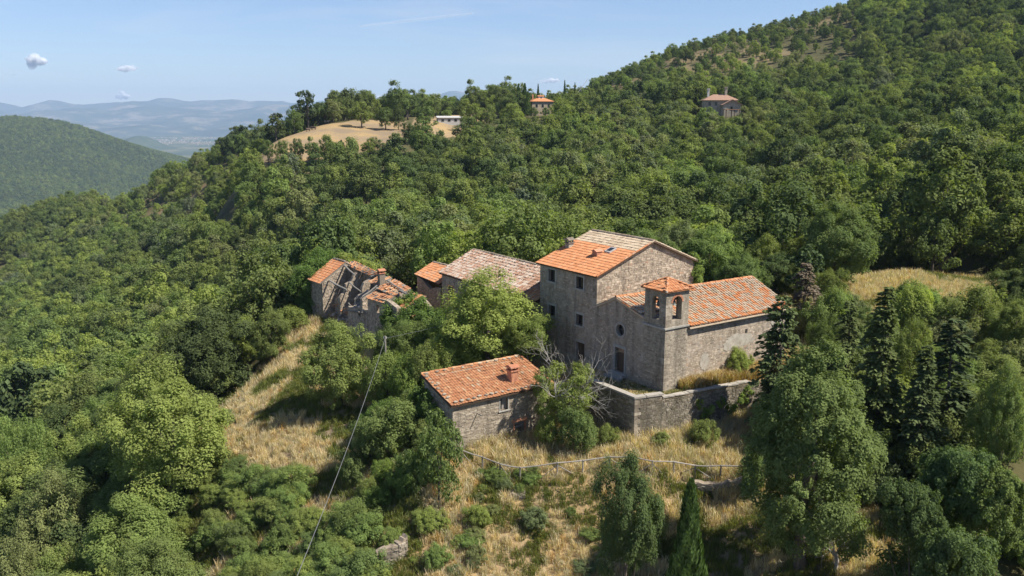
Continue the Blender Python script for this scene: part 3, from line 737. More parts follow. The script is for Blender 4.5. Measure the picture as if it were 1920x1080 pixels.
near = {
    'oak': broad('near_oak', 4.0, 9.0, .8, 30, 46000, .165, M['leaf_oak'], lr=(.20, .36), clumps=13, up=.75, spread=.42, taper=.3, tr=.22),
    'oak2': broad('near_oak_b', 4.0, 8.0, .6, 28, 38000, .165, M['leaf_oak'], lr=(.20, .38), clumps=12, up=.75, spread=.42, tr=.2),
    'bush': broad('bush', 2.0, 2.6, -.2, 16, 15000, .12, M['leaf_bush'], up=.7, spread=.45, lr=(.28, .44), clumps=9, tr=.06),
    'bush2': broad('bush_b', 2.0, 2.2, -.2, 19, 14000, .115, M['leaf_bush'], up=.7, spread=.45, lr=(.20, .38), clumps=9, tr=.05),
    'airy': broad('airy_tree', 3.4, 6.5, .6, 26, 30000, .13, M['leaf_light'], up=.6, lr=(.18, .32), clumps=12, tr=.13, spread=.8),
    'fig': broad('fig_tree', 4.0, 7.0, .2, 28, 30000, .21, M['leaf_walnut'], lr=(.18, .32), clumps=11, tr=.16, up=.5),
    'big': broad('great_oak', 4.4, 13, .3, 58, 90000, .155, M['leaf_great'], lr=(.17, .30), clumps=12, up=.75, spread=.42, taper=.25, tr=.3),
    'sparse': broad('fruit_tree', 2.6, 5.5, 1.3, 20, 5600, .17, M['leaf_oak'], lr=(.16, .30), clumps=8, tr=.1, spread=.8),
    'conifer': conifer('near_fir', 2.6, 11, 34, 12, 46, M['leaf_conifer'], droop=.34, sparse=.24),
    'conifer2': conifer('near_spruce', 2.4, 11, 26, 9, 40, M['leaf_conifer'], droop=.45, sparse=.28, power=.65),
    'cedar': conifer('near_cedar', 3.0, 9, 24, 11, 50, M['leaf_conifer'], droop=.18, sparse=.05, power=.6),
    'cypress': cypress('near_cypress', 1.2, 9, 15000, M['leaf_cypress'], .20),
}
def rec(k, m): return near[k].recolour(M[m])
near['oak_d'] = rec('oak', 'leaf_dark'); near['oak2_l'] = rec('oak2', 'leaf_light'); near['bush_d'] = rec('bush', 'leaf_oak'); near['bush2_o'] = rec('bush2', 'leaf_olive'); near['oak_o'] = rec('oak2', 'leaf_olive'); near['bush_i'] = rec('bush', 'leaf_ivy')
near['airy_d'] = rec('airy', 'leaf_oak'); near['conifer_dead'] = rec('conifer2', 'leaf_dead')
near['oak2_d'] = rec('oak2', 'leaf_dark'); near['oak_l'] = rec('oak', 'leaf_light'); near['oak_ol'] = rec('oak', 'leaf_olive')
MID = {'oak': [near['oak'], near['oak2']], 'dark': [near['oak_d'], near['oak2_d']], 'light': [near['oak2_l'], near['oak_l']], 'olive': [near['oak_o'], near['oak_ol']], 'pale': far['pale'], 'pine': far['pine'], 'scrub': [near['bush2_o']]}
for q_ in MID:
    for i_, p_ in enumerate(MID[q_]): p_.name = p_.name if p_ in far.get(q_, []) else f'mid_{q_}_{"ab"[i_]}'

# ------------------------------------------------------------------ the wood on the slopes
def candidates():
    out = []
    for (y0, y1, st) in ((50, 150, 5.8), (150, 330, 6.6), (330, 1000, 7.4)):
        Xs, Ys = np.meshgrid(np.arange(-.82 * y1 - 45, .82 * y1 + 45, st), np.arange(y0, y1, st))
        x = Xs.ravel() + rng.uniform(-.42, .42, Xs.size) * st; y = Ys.ravel() + rng.uniform(-.42, .42, Xs.size) * st
        k = (np.abs(x) < .80 * y + 45); out.append(np.stack([x[k], y[k]], 1))
    return np.vstack(out)
cand = candidates()
keep = np.ones(len(cand), bool)
def pull(P, m):                        # polygon grown outward from its middle by about m metres
    P = np.asarray(P); c = P.mean(0); d = P - c
    return c + d * (1 + m / np.linalg.norm(d, axis=1))[:, None]
for P in FIELDS: keep &= ~inpoly(cand[:, 0], cand[:, 1], pull(P, 1.0))
keep &= ~inpoly(cand[:, 0], cand[:, 1], pull(YARD, 1.5))
keep &= ~inpoly(cand[:, 0], cand[:, 1], pull(BANK, 2.0))
keep &= ~((cand[:, 0] > -16) & (cand[:, 0] < 30) & (cand[:, 1] < 64))
keep &= ~((cand[:, 0] >= 18) & (cand[:, 1] < 60) & (cand[:, 0] < 56))
keep &= cand[:, 1] > 52
# open views: no tree whose crown would stand in front of these
OPEN = [([(985, 170), (1040, 180), (1036, 216), (985, 222)], 420), ([(1306, 160), (1406, 160), (1400, 207), (1315, 205)], 345), ([(815, 215), (880, 215), (880, 236), (815, 236)], 400),
        ([(482, 278), (520, 258), (560, 243), (600, 228), (760, 226), (770, 262), (700, 270), (600, 275), (500, 285)], 330), ([(770, 206), (925, 200), (930, 228), (775, 246)], 420),
        ([(606, 606), (560, 650), (545, 690), (475, 740), (435, 790), (440, 845), (540, 858), (600, 925), (690, 930), (720, 730), (560, 700), (618, 612)], 90),
        ([(1592, 520), (1885, 528), (1885, 565), (1800, 572), (1610, 562)], 92), ([(1000, 425), (1240, 425), (1310, 490), (1420, 515), (1470, 580), (1440, 750), (1000, 750)], 75), ([(575, 480), (1012, 465), (1012, 700), (575, 620)], 95)]
cz0 = ground(cand[:, 0], cand[:, 1])
for h_ in (2, 4.5, 7, 9.5):
    for dx in (-3.2, 0, 3.2):
        pr0 = proj(np.column_stack([cand[:, 0] + dx, cand[:, 1], cz0 + h_]))
        for P, Y in OPEN: keep &= ~(inpoly(pr0[:, 0], pr0[:, 1], P) & (cand[:, 1] < Y))
cand = cand[keep]
cz = ground(cand[:, 0], cand[:, 1])
dist = cand[:, 1]
vis = proj(np.column_stack([cand, cz + 4]))
uu, vv = vis[:, 0], vis[:, 1]
nz1 = vnoise(cand[:, 0], cand[:, 1], 38, 50); nz2 = vnoise(cand[:, 0], cand[:, 1], 17, 60); rn = rng.random(len(cand))
# scrubby, thinner growth on the upper hill and the left shoulder
scrubby = np.clip(((uu > 950) & (uu < 1620) & (dist > 430)) * .75 + ((uu > 180) & (uu < 470) & (vv > 290) & (vv < 440)) * .55, 0, 1)
thin = rn < scrubby * .7 * (vnoise(cand[:, 0], cand[:, 1], 14, 41) > .5)
size = 1.22 * rng.uniform(.62, 1.36, len(cand)) * np.where(dist < 150, .98, 1.06) * (1 - .45 * scrubby)
size[(cand[:, 0] > 18) & (cand[:, 1] < 90)] *= .62
kind = np.full(len(cand), 0)
KINDS = ['oak', 'dark', 'light', 'olive', 'pale', 'pine', 'scrub']
q = nz1 * .65 + rn * .35
kind[q < .36] = 1; kind[q > .66] = 2; kind[(q > .55) & (nz2 > .60)] = 3
lowl = (uu < 640) & (vv > 560)
kind[lowl & (rng.random(len(cand)) < .45)] = 2
kind[(rng.random(len(cand)) < .012)] = 4
kind[(rng.random(len(cand)) < .015)] = 5
crest = (np.abs(uu - 480) < 170) & (vv < 300) & (dist > 300)
kind[crest & (rng.random(len(cand)) < .6)] = 5
kind[(rng.random(len(cand)) < scrubby * .5)] = 6
for (u, v, r) in [(545, 330, 22), (1655, 182, 24), (845, 262, 22)]:     # grey-green willows
    kind[(np.hypot(uu - u, (vv - v) * 1.3) < r)] = 4
sel = ~thin
cand, cz, dist, uu, vv, size, kind = cand[sel], cz[sel], dist[sel], uu[sel], vv[sel], size[sel], kind[sel]
sub = rng.integers(0, 12, len(cand))
rotz = rng.uniform(0, 6.283, len(cand)); sz_ = size * rng.uniform(.85, 1.15, len(cand))
# which trees show largest: painted near to far on a coarse grid
own = np.full((270, 480), -1)
for (x0, y0, x1, y1) in [(1013, 440, 1300, 740), (1200, 520, 1460, 740), (830, 475, 1013, 700), (580, 490, 830, 620), (1400, 560, 1900, 1080), (560, 610, 1130, 850), (540, 480, 600, 600)]:
    own[y0 // 4:y1 // 4, x0 // 4:x1 // 4] = -2
seen = np.zeros(len(cand))
yy_, xx_ = np.mgrid[0:270, 0:480]
for k in np.argsort(dist):
    r = 3.3 * size[k] * F / dist[k] / 4; cx_, cy_ = uu[k] / 4, vv[k] / 4
    a, b_, c_, d_ = int(max(0, cx_ - r)), int(min(480, cx_ + r + 1)), int(max(0, cy_ - r)), int(min(270, cy_ + r + 1))
    if a >= b_ or c_ >= d_: continue
    w_ = own[c_:d_, a:b_]; m_ = (w_ == -1) & ((xx_[c_:d_, a:b_] - cx_) ** 2 + (yy_[c_:d_, a:b_] - cy_) ** 2 < r * r)
    seen[k] = m_.sum(); w_[m_] = k
top = np.argsort(-seen)[:270]; top = top[seen[top] > 20]
istop = np.zeros(len(cand), bool); istop[top] = True
ADJ = {0: 'mid green oak', 1: 'dark green holm oak', 2: 'bright green young oak', 3: 'olive green oak', 4: 'silvery willow', 5: 'dark pine', 6: 'low scrubby oak'}
NAME = {0: 'oak_tree', 1: 'holm_oak_tree', 2: 'young_oak_tree', 3: 'downy_oak_tree', 4: 'willow_tree', 5: 'pine_tree', 6: 'scrub_oak'}
def zone(k):
    u, v = uu[k], vv[k]
    if u < 620 and v > 620:
        w = 'in the bottom left corner below the hamlet' if v > 850 and u < 330 else ('just left of the dry grassy bank' if u > 330 else ('at the left edge level with the cottage' if v > 730 else 'on the slope low left of the ruin'))
    elif u < 620:
        w = 'on the scrubby shoulder below the dry field' if v < 400 and u > 180 else ('close left of the ruined house' if u > 400 and v > 470 else ('along the far left ridge' if v < 470 else 'on the wooded slope at the left edge'))
    elif u < 1130:
        w = 'just behind the barn and ruin' if v > 420 else ('at the lower edge of the dry field' if v < 310 and u < 800 else ('below the far country house' if v < 310 else 'midway between the barn and the dry field'))
    elif v > 400: w = 'directly behind the church and tall house' if u < 1480 else 'in the dark wood edge above the dry clearing'
    elif v > 300: w = 'in the wood above the tall house' if u < 1500 else 'on the right hand slope above the dry clearing'
    elif v > 195: w = 'in the wood below the stone villa' if u < 1500 else 'on the right hand hillside beside the villa garden'
    else: w = 'high on the hill near the skyline' if v < 110 or u < 1300 else 'on the hillside above the stone villa'
    return (w, 'trees ' + w)
for k in top:
    nr_k = dist[k] < 102; p = (MID if nr_k else far)[KINDS[kind[k]]]; p = p[sub[k] % len(p)]; q_ = 3.4 / p.R if kind[k] != 6 else .85
    w_, gname = zone(k)
    plant(p, NAME[kind[k]], (cand[k, 0], cand[k, 1], cz[k]), size[k] * q_, sz_[k] * q_, rotz[k], f'{ADJ[kind[k]]} {w_}', 'tree', f'{ADJ[kind[k]]}s, {gname}')
plist, first = [], {}
for kn in KINDS:
    first[kn] = (len(plist), len(far[kn])); plist += [p.joined() for p in far[kn]]
midfirst = {}
for kn in KINDS:
    if MID[kn] is far[kn]: midfirst[kn] = first[kn]
    else: midfirst[kn] = (len(plist), len(MID[kn])); plist += [p.joined() for p in MID[kn]]
rest = np.nonzero(~istop)[0]
for k in rest[dist[rest] < 102]:
    if kind[k] not in (4, 5): size[k] *= .86; sz_[k] *= .88
def slot(k):
    f = (midfirst if dist[k] < 102 else first)[KINDS[kind[k]]]; return f[0] + sub[k] % f[1]
idx = np.array([slot(k) for k in rest])
scatter('woodland', np.column_stack([cand[rest], cz[rest]]), np.column_stack([np.zeros((len(rest), 2)), rotz[rest]]), np.column_stack([size[rest], size[rest], sz_[rest]]), idx, plist, 'dense oak woodland covering the hills in one mass')
# the wood on the far hill
hp = np.stack([a.ravel() for a in np.meshgrid(np.arange(-3700, 200, 12.), np.arange(1500, 3900, 14.))], 1)
hp += rng.uniform(-7, 7, hp.shape)
hp = hp[(hp[:, 0] > -.98 * hp[:, 1]) & (hp[:, 0] < -.14 * hp[:, 1])]
hzz = hill_z(hp[:, 0], hp[:, 1])
gap = vnoise(hp[:, 0], hp[:, 1], 60, 90) < .97
hp, hzz = hp[gap], hzz[gap]
lowp = [broad('hill_oak', 8.0, 11, 0, 7, 420, 2.1, M['leaf_oak'], clumps=5, tr=.2).joined(), broad('hill_holm_oak', 7.6, 10, 0, 7, 420, 2.1, M['leaf_dark'], clumps=5, tr=.2).joined()]
n_ = len(hp); s_ = rng.uniform(.75, 1.25, n_)
scatter('far_woodland', np.column_stack([hp, hzz - 1.5]), np.column_stack([np.zeros((n_, 2)), rng.uniform(0, 6.28, n_)]), np.column_stack([s_, s_, s_]), (vnoise(hp[:, 0], hp[:, 1], 200, 70) + rng.normal(0, .2, n_) > .55).astype(int), lowp, 'blue green woodland covering the hill across the valley')
print('forest', len(rest), 'single', len(top), 'hill', n_)
# ------------------------------------------------------------------ masonry
def in2(px, py, poly):
    return inpoly(np.atleast_1d(px), np.atleast_1d(py), poly)
class Wall:
    """a flat stretch of wall in the hamlet frame: s metres from p0 towards p1, t = height; out = which side is outside"""
    def __init__(w, p0, p1, out=1):
        w.p0 = np.array(p0, float); d = np.array(p1, float) - w.p0; w.len = np.linalg.norm(d); w.u = d / w.len
        w.n = out * np.array([-w.u[1], w.u[0]])
    def P(w, s, t, d=0.0):
        s, t, d = np.broadcast_arrays(np.asarray(s, float), np.asarray(t, float), np.asarray(d, float))
        q = w.p0 + s[..., None] * w.u + d[..., None] * w.n
        return np.concatenate([q, t[..., None]], -1)
def masonry(mbw, mbs, w, poly, holes=(), thick=.5, course=(.07, .15), length=(.11, .36), proud=(.002, .014), margin=.12, back=False, gap=.012, cover=1.0, frames=None, big=None, bigmin=.4):
    """body with real openings, and stones laid in courses on its face"""
    poly = [tuple(p) for p in poly]
    mbw.prism([w.P(*p) for p in poly], np.append(-w.n * thick, 0), [[w.P(*p) for p in h] for h in holes], var=.5)
    Pn = np.array(poly); fr = [np.array(f) for f in (frames if frames is not None else holes)]
    for face in ((1, -1) if back else (1,)):
        t = Pn[:, 1].min()
        while t < Pn[:, 1].max():
            h = rng.uniform(*course)
            s = Pn[:, 0].min() - rng.uniform(0, .3)
            while s < Pn[:, 0].max():
                l = rng.uniform(*length) * (1.35 if rng.random() < .12 else 1)
                s0, s1 = max(s, Pn[:, 0].min() + .004), min(s + l, Pn[:, 0].max() - .004); s += l + gap
                if s1 - s0 < .07 or rng.random() > cover: continue
                cs, ct = np.array([s0, s1, s1, s0]), np.array([t, t, t + h, t + h])
                if not in2(cs, ct, Pn).all(): continue
                mid = np.array([(s0 + s1) / 2, t + h / 2]); bad = False
                for f in fr:
                    lo, hi = f.min(0) - margin, f.max(0) + margin
                    if s1 > lo[0] and s0 < hi[0] and t + h > lo[1] and t < hi[1]: bad = True; break
                if bad: continue
                j = rng.uniform(-.028, .028, (4, 2)); pr = rng.uniform(*proud); i_ = .014
                fs = np.array([s0 + i_, s1 - i_, s1 - i_, s0 + i_]) + j[:, 0] * .8; ft = np.array([t + i_, t + i_, t + h - i_, t + h - i_]) + j[:, 1] * .6
                d0 = -.03 if face > 0 else -thick + .03; d1 = pr if face > 0 else -thick - pr
                V = np.concatenate([w.P(cs, ct, np.full(4, d0)), w.P(fs, ft, d1 + (rng.uniform(-.008, .008, 4) if proud[1] > .015 else 0))])
                dest = mbs
                if big is not None and face > 0 and s1 - s0 > bigmin and len(big) < 300: dest = MB(); big.append(dest)
                dest.add(V, Q=[(4, 5, 6, 7), (0, 1, 5, 4), (1, 2, 6, 5), (2, 3, 7, 6), (3, 0, 4, 7)], var=float(np.clip(rng.beta(2, 2), 0, 1)))
            t += h + gap
def quoins(parts, w0, w1, z0, z1, depth=.008):
    """dressed corner stones: alternately long on one face and the other; w0 and w1 share their p0 corner"""
    t = z0; k = 0
    while t < z1 - .1:
        h = min(random.uniform(.22, .34), z1 - t); la, lb = ((.55, .28) if k % 2 else (.28, .55)); mb = MB()
        la += random.uniform(-.06, .06); lb += random.uniform(-.06, .06); e = min(depth, .014) + random.uniform(0, .008)
        c = w0.p0 + w0.n * e + w1.n * e
        a = w0.p0 + w0.u * la + w0.n * e; b = w1.p0 + w1.u * lb + w1.n * e
        ai = w0.p0 + w0.u * la - w0.n * .1; bi = w1.p0 + w1.u * lb - w1.n * .1; ci = w0.p0 - w0.n * .1 - w1.n * .1
        ring = np.array([c, a, ai, ci, bi, b]); m = len(ring)
        V = np.vstack([np.column_stack([ring, np.full(m, t + .008)]), np.column_stack([ring, np.full(m, t + h - .008)])])
        Q = [(i, (i + 1) % m, m + (i + 1) % m, m + i) for i in range(m)] + [(0, 1, 2, 3), (0, 3, 4, 5), (m, m + 3, m + 2, m + 1), (m, m + 5, m + 4, m + 3)]
        mb.add(V, Q=Q); parts.append(mb); t += h; k += 1
def rect(s0, t0, s1, t1): return [(s0, t0), (s1, t0), (s1, t1), (s0, t1)]
def arch(s0, t0, s1, t1, n=8):
    r = (s1 - s0) / 2; c = (s0 + s1) / 2; zc = t1 - r
    return [(s0, t0), (s1, t0)] + [(c + r * math.cos(a), zc + r * math.sin(a)) for a in np.linspace(0, math.pi, n)]
def circle(c, z, r, n=16): return [(c + r * math.cos(a), z + r * math.sin(a)) for a in np.arange(n) * 2 * math.pi / n]
def surround(mb, w, s0, t0, s1, t1, fw=.15, pr=.04, sill=True, deep=.12):
    """stone frame of four pieces butted end to end"""
    def piece(a, b, c, d, e=pr):
        mb.hexa([w.P(a, b, -deep), w.P(c, b, -deep), w.P(c, b, e), w.P(a, b, e), w.P(a, d, -deep), w.P(c, d, -deep), w.P(c, d, e), w.P(a, d, e)])
    piece(s0 - fw, t0, s0, t1); piece(s1, t0, s1 + fw, t1); piece(s0 - fw - .05, t1, s1 + fw + .05, t1 + fw * 1.2, pr + .006)
    if sill: piece(s0 - fw - .07, t0 - fw, s1 + fw + .07, t0, pr + .05)
def slab(mb, w, s0, t0, s1, t1, d0, d1, var=None):
    mb.hexa([w.P(s0, t0, d0), w.P(s1, t0, d0), w.P(s1, t0, d1), w.P(s0, t0, d1), w.P(s0, t1, d0), w.P(s1, t1, d0), w.P(s1, t1, d1), w.P(s0, t1, d1)], var)
def add_window(root, fr, w, s0, t0, s1, t1, deep=.22, sash=True):
    mb = MB(); surround(mb, w, s0, t0, s1, t1); f = mb.build('window', M['trim'], root, fr)
    if sash:
        mb = MB(); b = .05; c = (s0 + s1) / 2
        for (a, b_, c_, d_) in ((s0, t0, s0 + b, t1), (s1 - b, t0, s1, t1), (s0 + b, t1 - b, s1 - b, t1), (s0 + b, t0, s1 - b, t0 + b), (c - .025, t0 + b, c + .025, t1 - b)): slab(mb, w, a, b_, c_, d_, -deep - .05, -deep)
        mb.build('sash', M['wood_brown'], f, fr).parent = f
        mb = MB(); slab(mb, w, s0 + .02, t0 + .02, s1 - .02, t1 - .02, -deep - .045, -deep - .03); mb.build('pane', M['glass'], f, fr)
    return f
def add_door(root, fr, w, s0, t0, s1, t1, deep=.25, lit_top=0.0, n=5, surround_=True):
    mb = MB()
    if surround_: surround(mb, w, s0, t0, s1, t1, .2, .05, False, .25)
    else: slab(mb, w, s0 - .05, t1, s1 + .05, t1 + .2, -.2, .03)
    f = mb.build('door', M['trim'], root, fr)
    for k in range(n):
        a = s0 + (s1 - s0) * k / n; b_ = s0 + (s1 - s0) * (k + 1) / n; mb = MB()
        slab(mb, w, a + .006, t0, b_ - .006, t1 - lit_top, -deep - .05, -deep + random.uniform(-.012, .012)); mb.build('plank', M['wood_brown'], f, fr)
    if lit_top:
        mb = MB(); slab(mb, w, s0, t1 - lit_top, s1, t1, -deep - .06, -deep - .01); mb.build('panel', M['wood_pale'], f, fr)  # upper door painted lighter, for the light falling there
    return f

# ------------------------------------------------------------------ tiled roofs
def tile_shape(kind):
    if kind == 'cover':                                     # half round tile, wide end down
        a = np.linspace(0, math.pi, 6); V = []
        for y, r, z in ((-.04, .098, .035), (.44, .078, .0)):
            for rr in (r, r - .018): V += [(-rr * math.cos(t), y, z + rr * math.sin(t) * .92) for t in a]
        Q = [(k, k + 1, 13 + k, 12 + k) for k in range(5)] + [(6 + k, 7 + k, k + 1, k)[::-1] for k in range(5)]
        return np.array(V), Q
    if kind == 'pan':
        a = np.linspace(0, math.pi, 4); V = []
        for y, z in ((-.02, .035), (.45, .02)): V += [(-.10 * math.cos(t), y, z - .05 * math.sin(t)) for t in a]
        return np.array(V), [(k, k + 1, 5 + k, 4 + k) for k in range(3)]
    if kind == 'flat':                                      # interlocking tile with two waves, its lower lip raised
        xs_ = [-.125, -.105, -.06, -.015, .015, .06, .105, .125]; zs = [.03, .045, .008, .03, .03, .008, .045, .03]; V = []
        for y, dz in ((-.02, .035), (.40, 0.0)): V += [(x, y, z + dz) for x, z in zip(xs_, zs)]
        V += [(x, -.02, z + .012) for x, z in zip(xs_, zs)]
        Q = [(k, k + 1, 9 + k, 8 + k) for k in range(7)] + [(16 + k, 17 + k, k + 1, k) for k in range(7)]
        return np.array(V), Q
TS = {k: tile_shape(k) for k in ('cover', 'pan', 'flat')}
def tile_field(mb, E0, E1, R0, R1, kind, colw, rowh, off=0.0, skip=None, jit=.012, lost=0.0, scale=1.0, varf=None, singles=None, sag=0.0):
    E0, E1, R0, R1 = [np.array(p, float) for p in (E0, E1, R0, R1)]
    Lw = (np.linalg.norm(E1 - E0) + np.linalg.norm(R1 - R0)) / 2; Ls = (np.linalg.norm(R0 - E0) + np.linalg.norm(R1 - E1)) / 2
    nc, nr = max(1, round(Lw / colw)), max(1, round(Ls / rowh))
    V0, Q0 = TS[kind]; V0 = V0 * scale; Q0 = np.array(Q0)
    for c in range(nc):
        f = (c + .5 + off) / nc
        if f > 1: continue
        for r in range(nr):
            g_ = r / nr
            lo = E0 + (E1 - E0) * f; hi = R0 + (R1 - R0) * f; p = lo + (hi - lo) * g_; p[2] -= sag * math.sin(math.pi * f) * math.sin(math.pi * g_) + .25 * sag * math.sin(f * 19) * math.sin(g_ * 7 + 1)
            if skip is not None and skip(p): continue
            if lost and rng.random() < lost: continue
            s = (hi - lo) / np.linalg.norm(hi - lo); e = (E1 - E0) + ((R1 - R0) - (E1 - E0)) * g_; e /= np.linalg.norm(e)
            n = np.cross(e, s); n = n / np.linalg.norm(n); n = n if n[2] > 0 else -n
            an = rng.normal(0, jit * 2); e2 = e * math.cos(an) + s * math.sin(an); s2 = s * math.cos(an) - e * math.sin(an)
            V = p + rng.normal(0, jit, 3) * .6 + V0[:, :1] * e2 + V0[:, 1:2] * s2 + V0[:, 2:3] * n
            v = rng.random() if varf is None else varf(f, g_)
            if singles is not None and len(singles) < 300 and kind != 'pan': m_ = MB(); singles.append(m_); m_.add(V, Q=Q0, var=v)
            else: mb.add(V, Q=Q0, var=v)
def slab4(mb, E0, E1, R0, R1, th=.1, lift=-.01):
    P = np.array([E0, E1, R1, R0], float); n = np.cross(P[1] - P[0], P[3] - P[0]); n /= np.linalg.norm(n); n = n if n[2] > 0 else -n
    mb.hexa(np.vstack([P - n * (th - lift), P + n * lift]), .5)
def ridge_row(root, fr, A, B, m, step=.36, r=.12, name='ridge_tile', lift=.03):
    A, B = np.array(A, float), np.array(B, float); d = B - A; Ln = np.linalg.norm(d); d /= Ln
    sd_ = np.cross(d, [0, 0, 1]); sd_ /= np.linalg.norm(sd_); up = np.cross(sd_, d)
    a = np.linspace(-.15, math.pi + .15, 7)
    for k in range(int(Ln / step)):
        mb = MB(); V = []; p = A + d * step * k; w_ = rng.normal(0, .01, 2)
        for y, rr in ((0, r), (step + .06, r * .86)):
            for q in (rr, rr - .02): V += [p + d * y - sd_ * q * math.cos(t) + up * (q * math.sin(t) + lift - .1 * (y > 0) * r) + sd_ * w_[0] + up * w_[1] for t in a]
        Q = [(i, i + 1, 15 + i, 14 + i) for i in range(6)] + [(7 + i, 8 + i, i + 1, i)[::-1] for i in range(6)]
        mb.add(V, Q=Q, var=rng.random()); mb.build(name, m, root, fr)
def stuff(o, label=None):
    o['kind'] = 'stuff'
    if label: o['label'] = label
    return o

# ================================================================== the church
ch, cf = hamlet_root('church', 4, 7, 0, 'small stone church with a square bell tower at its front corner', 'church')
mw, ms = MB(), MB(); big = []
wf = Wall((0, 0), (8.08, 0), out=-1)                      # front, seen in shade
RZ, RA = 6.55, 5.6                                         # ridge height and its place along the front
front = [(2.33, -.4), (8.08, -.6), (8.08, 5.42), (RA, RZ - .12), (2.33, 5.25 + .35)]
DOOR = rect(4.5, .38, 5.62, 2.42); RND = circle(5.08, 3.92, .5)
masonry(mw, ms, wf, front, [DOOR, RND], .5, proud=(.001, .009), cover=.42, margin=.22)
ws = Wall((.2, 2.42), (.2, 14.35), out=1)                  # nave wall, sunlit
assert ws.n[0] < 0
masonry(mw, ms, ws, [(0, -.6), (ws.len, -.3), (ws.len, 4.98), (0, 4.98)], [], .5, course=(.07, .16), length=(.12, .4), cover=.93, big=big, bigmin=.37)
wb = Wall((.2, 14.36), (8.08, 15.9), out=1)                # back gable
masonry(mw, ms, wb, [(.02, -.3), (wb.len, -.3), (wb.len, 5.4), (5.3, RZ - .15), (.02, 4.95)], [], .4, cover=.0)
body = mw.build('wall', M['render'], ch, cf)
stuff(ms.build('wall_stones', M['stone'], ch, cf))
for b in big: b.build('stone', M['stone'], ch, cf)
mb = MB()                                                  # patches of old plaster on the nave wall
for k_, (c, z, rx, rz) in enumerate(((8.6, 2.85, 1.9, .62), (7.4, 2.5, .7, .4), (4.6, 1.75, .55, .8), (13.2, 3.9, .8, .7))):
    n = 34; pts = [(c - 2.42 + rx * math.cos(a) * random.uniform(.78, 1.08), z + rz * math.sin(a) * random.uniform(.75, 1.1)) for a in np.arange(n) * 2 * math.pi / n]
    pts = [(min(s, ws.len - .05), t) for s, t in pts]
    mb.prism([ws.P(s, t, .022 + .004 * k_) for s, t in pts], np.append(-ws.n * .02, 0))
mb.build('plaster_patch', M['plaster'], ch, cf)
mb = MB(); slab(mb, ws, ws.len - .55, -.2, ws.len - .02, 3.5, -.02, .07); mb.build('corner_pier', M['plaster'], ch, cf)
mb = MB(); slab(mb, ws, 6.9, 3.42, 7.12, 3.72, -.02, .05, .1); mb.build('vent_hole', M['dark'], ch, cf)  # dark block set on the wall, its colour standing for the hole's shade
mb = MB()
ring = [(circle(5.08, 3.92, r)) for r in (.66, .49)]
mb.prism([wf.P(*p, .045) for p in ring[0]], np.append(-wf.n * .2, 0), [[wf.P(*p, .045) for p in ring[1]]])
rw = mb.build('round_window', M['trim'], ch, cf)
mb = MB(); mb.prism([wf.P(*p, -.3) for p in circle(5.08, 3.92, .5)], np.append(-wf.n * .02, 0)); mb.build('pane', M['glass'], rw, cf)
mb = MB(); slab(mb, wf, 5.055, 3.44, 5.105, 4.4, -.29, -.25); slab(mb, wf, 4.6, 3.9, 5.56, 3.94, -.288, -.252); mb.build('glazing_bar', M['iron'], rw, cf)
add_door(ch, cf, wf, 4.5, .38, 5.62, 2.42, lit_top=.42)
for k, (z, d) in enumerate(((.36, .5), (.18, .9))):
    mb = MB(); mb.box((4.2 - .1 * k, -d, z - .22), (5.95 + .1 * k, -.004 if k == 0 else -.504, z)); mb.build('step', M['trim'], ch, cf)
# bell tower
tw, tb = 2.33, 2.41
mt, mts = MB(), MB(); tbig = []
arL = arch(.72, 5.62, 1.52, 7.45); arR = arch(.68, 5.6, 1.66, 7.5)
W1 = Wall((0, 0), (tw, 0), -1); W2 = Wall((0, 0), (0, tb), 1); W3 = Wall((tw, .4), (tw, tb - .4), -1); W4 = Wall((.4, tb), (tw, tb), 1)
masonry(mt, mts, W1, [(0, -.6), (tw, -.6), (tw, 7.92), (0, 7.92)], [arL], .4, cover=.93, margin=.05, proud=(.003, .02), gap=.012)
masonry(mt, mts, W2, [(.4, -.6), (tb, -.6), (tb, 7.92), (.4, 7.92)], [arR], .4, cover=.97, margin=.05, big=tbig, bigmin=.44, gap=.012)
mts2 = mts
for st in (0.0,):                                          # sunlit face of the front wall's end
    masonry(MB(), mts, W2, [(.0, -.6), (.4, -.6), (.4, 7.92), (0, 7.92)], [], .3, cover=1.0, proud=(.004, .02))
masonry(mt, mts, W3, [(0, 4.9), (W3.len, 4.9), (W3.len, 7.92), (0, 7.92)], [arch(.4, 5.62, 1.2, 7.45)], .4, cover=.9, margin=.05)
masonry(mt, mts, W4, [(0, 4.9), (W4.len, 4.9), (W4.len, 7.92), (0, 7.92)], [arch(.55, 5.62, 1.4, 7.5)], .4, cover=.9, margin=.05)
tower = mt.build('bell_tower', M['stone_grey'], ch, cf)
stuff(mts.build('tower_stones', M['stone_grey'], tower, cf))
for b in tbig: b.build('stone', M['stone_grey'], tower, cf)
qs = []; quoins(qs, W1, W2, -.5, 7.9, .012)
for b in qs: b.build('quoin', M['stone_grey'], tower, cf)
mb = MB(); mb.box((.402, .402, 5.42), (tw - .402, tb - .402, 5.5)); mb.build('belfry_floor', M['trim'], tower, cf)
mb = MB()
mb.box((-.12, -.12, 5.0), (tw + .12, -.002, 5.12)); mb.box((-.12, -.002, 5.0), (-.002, tb + .12, 5.12))
mb.build('string_course', M['trim'], tower, cf)
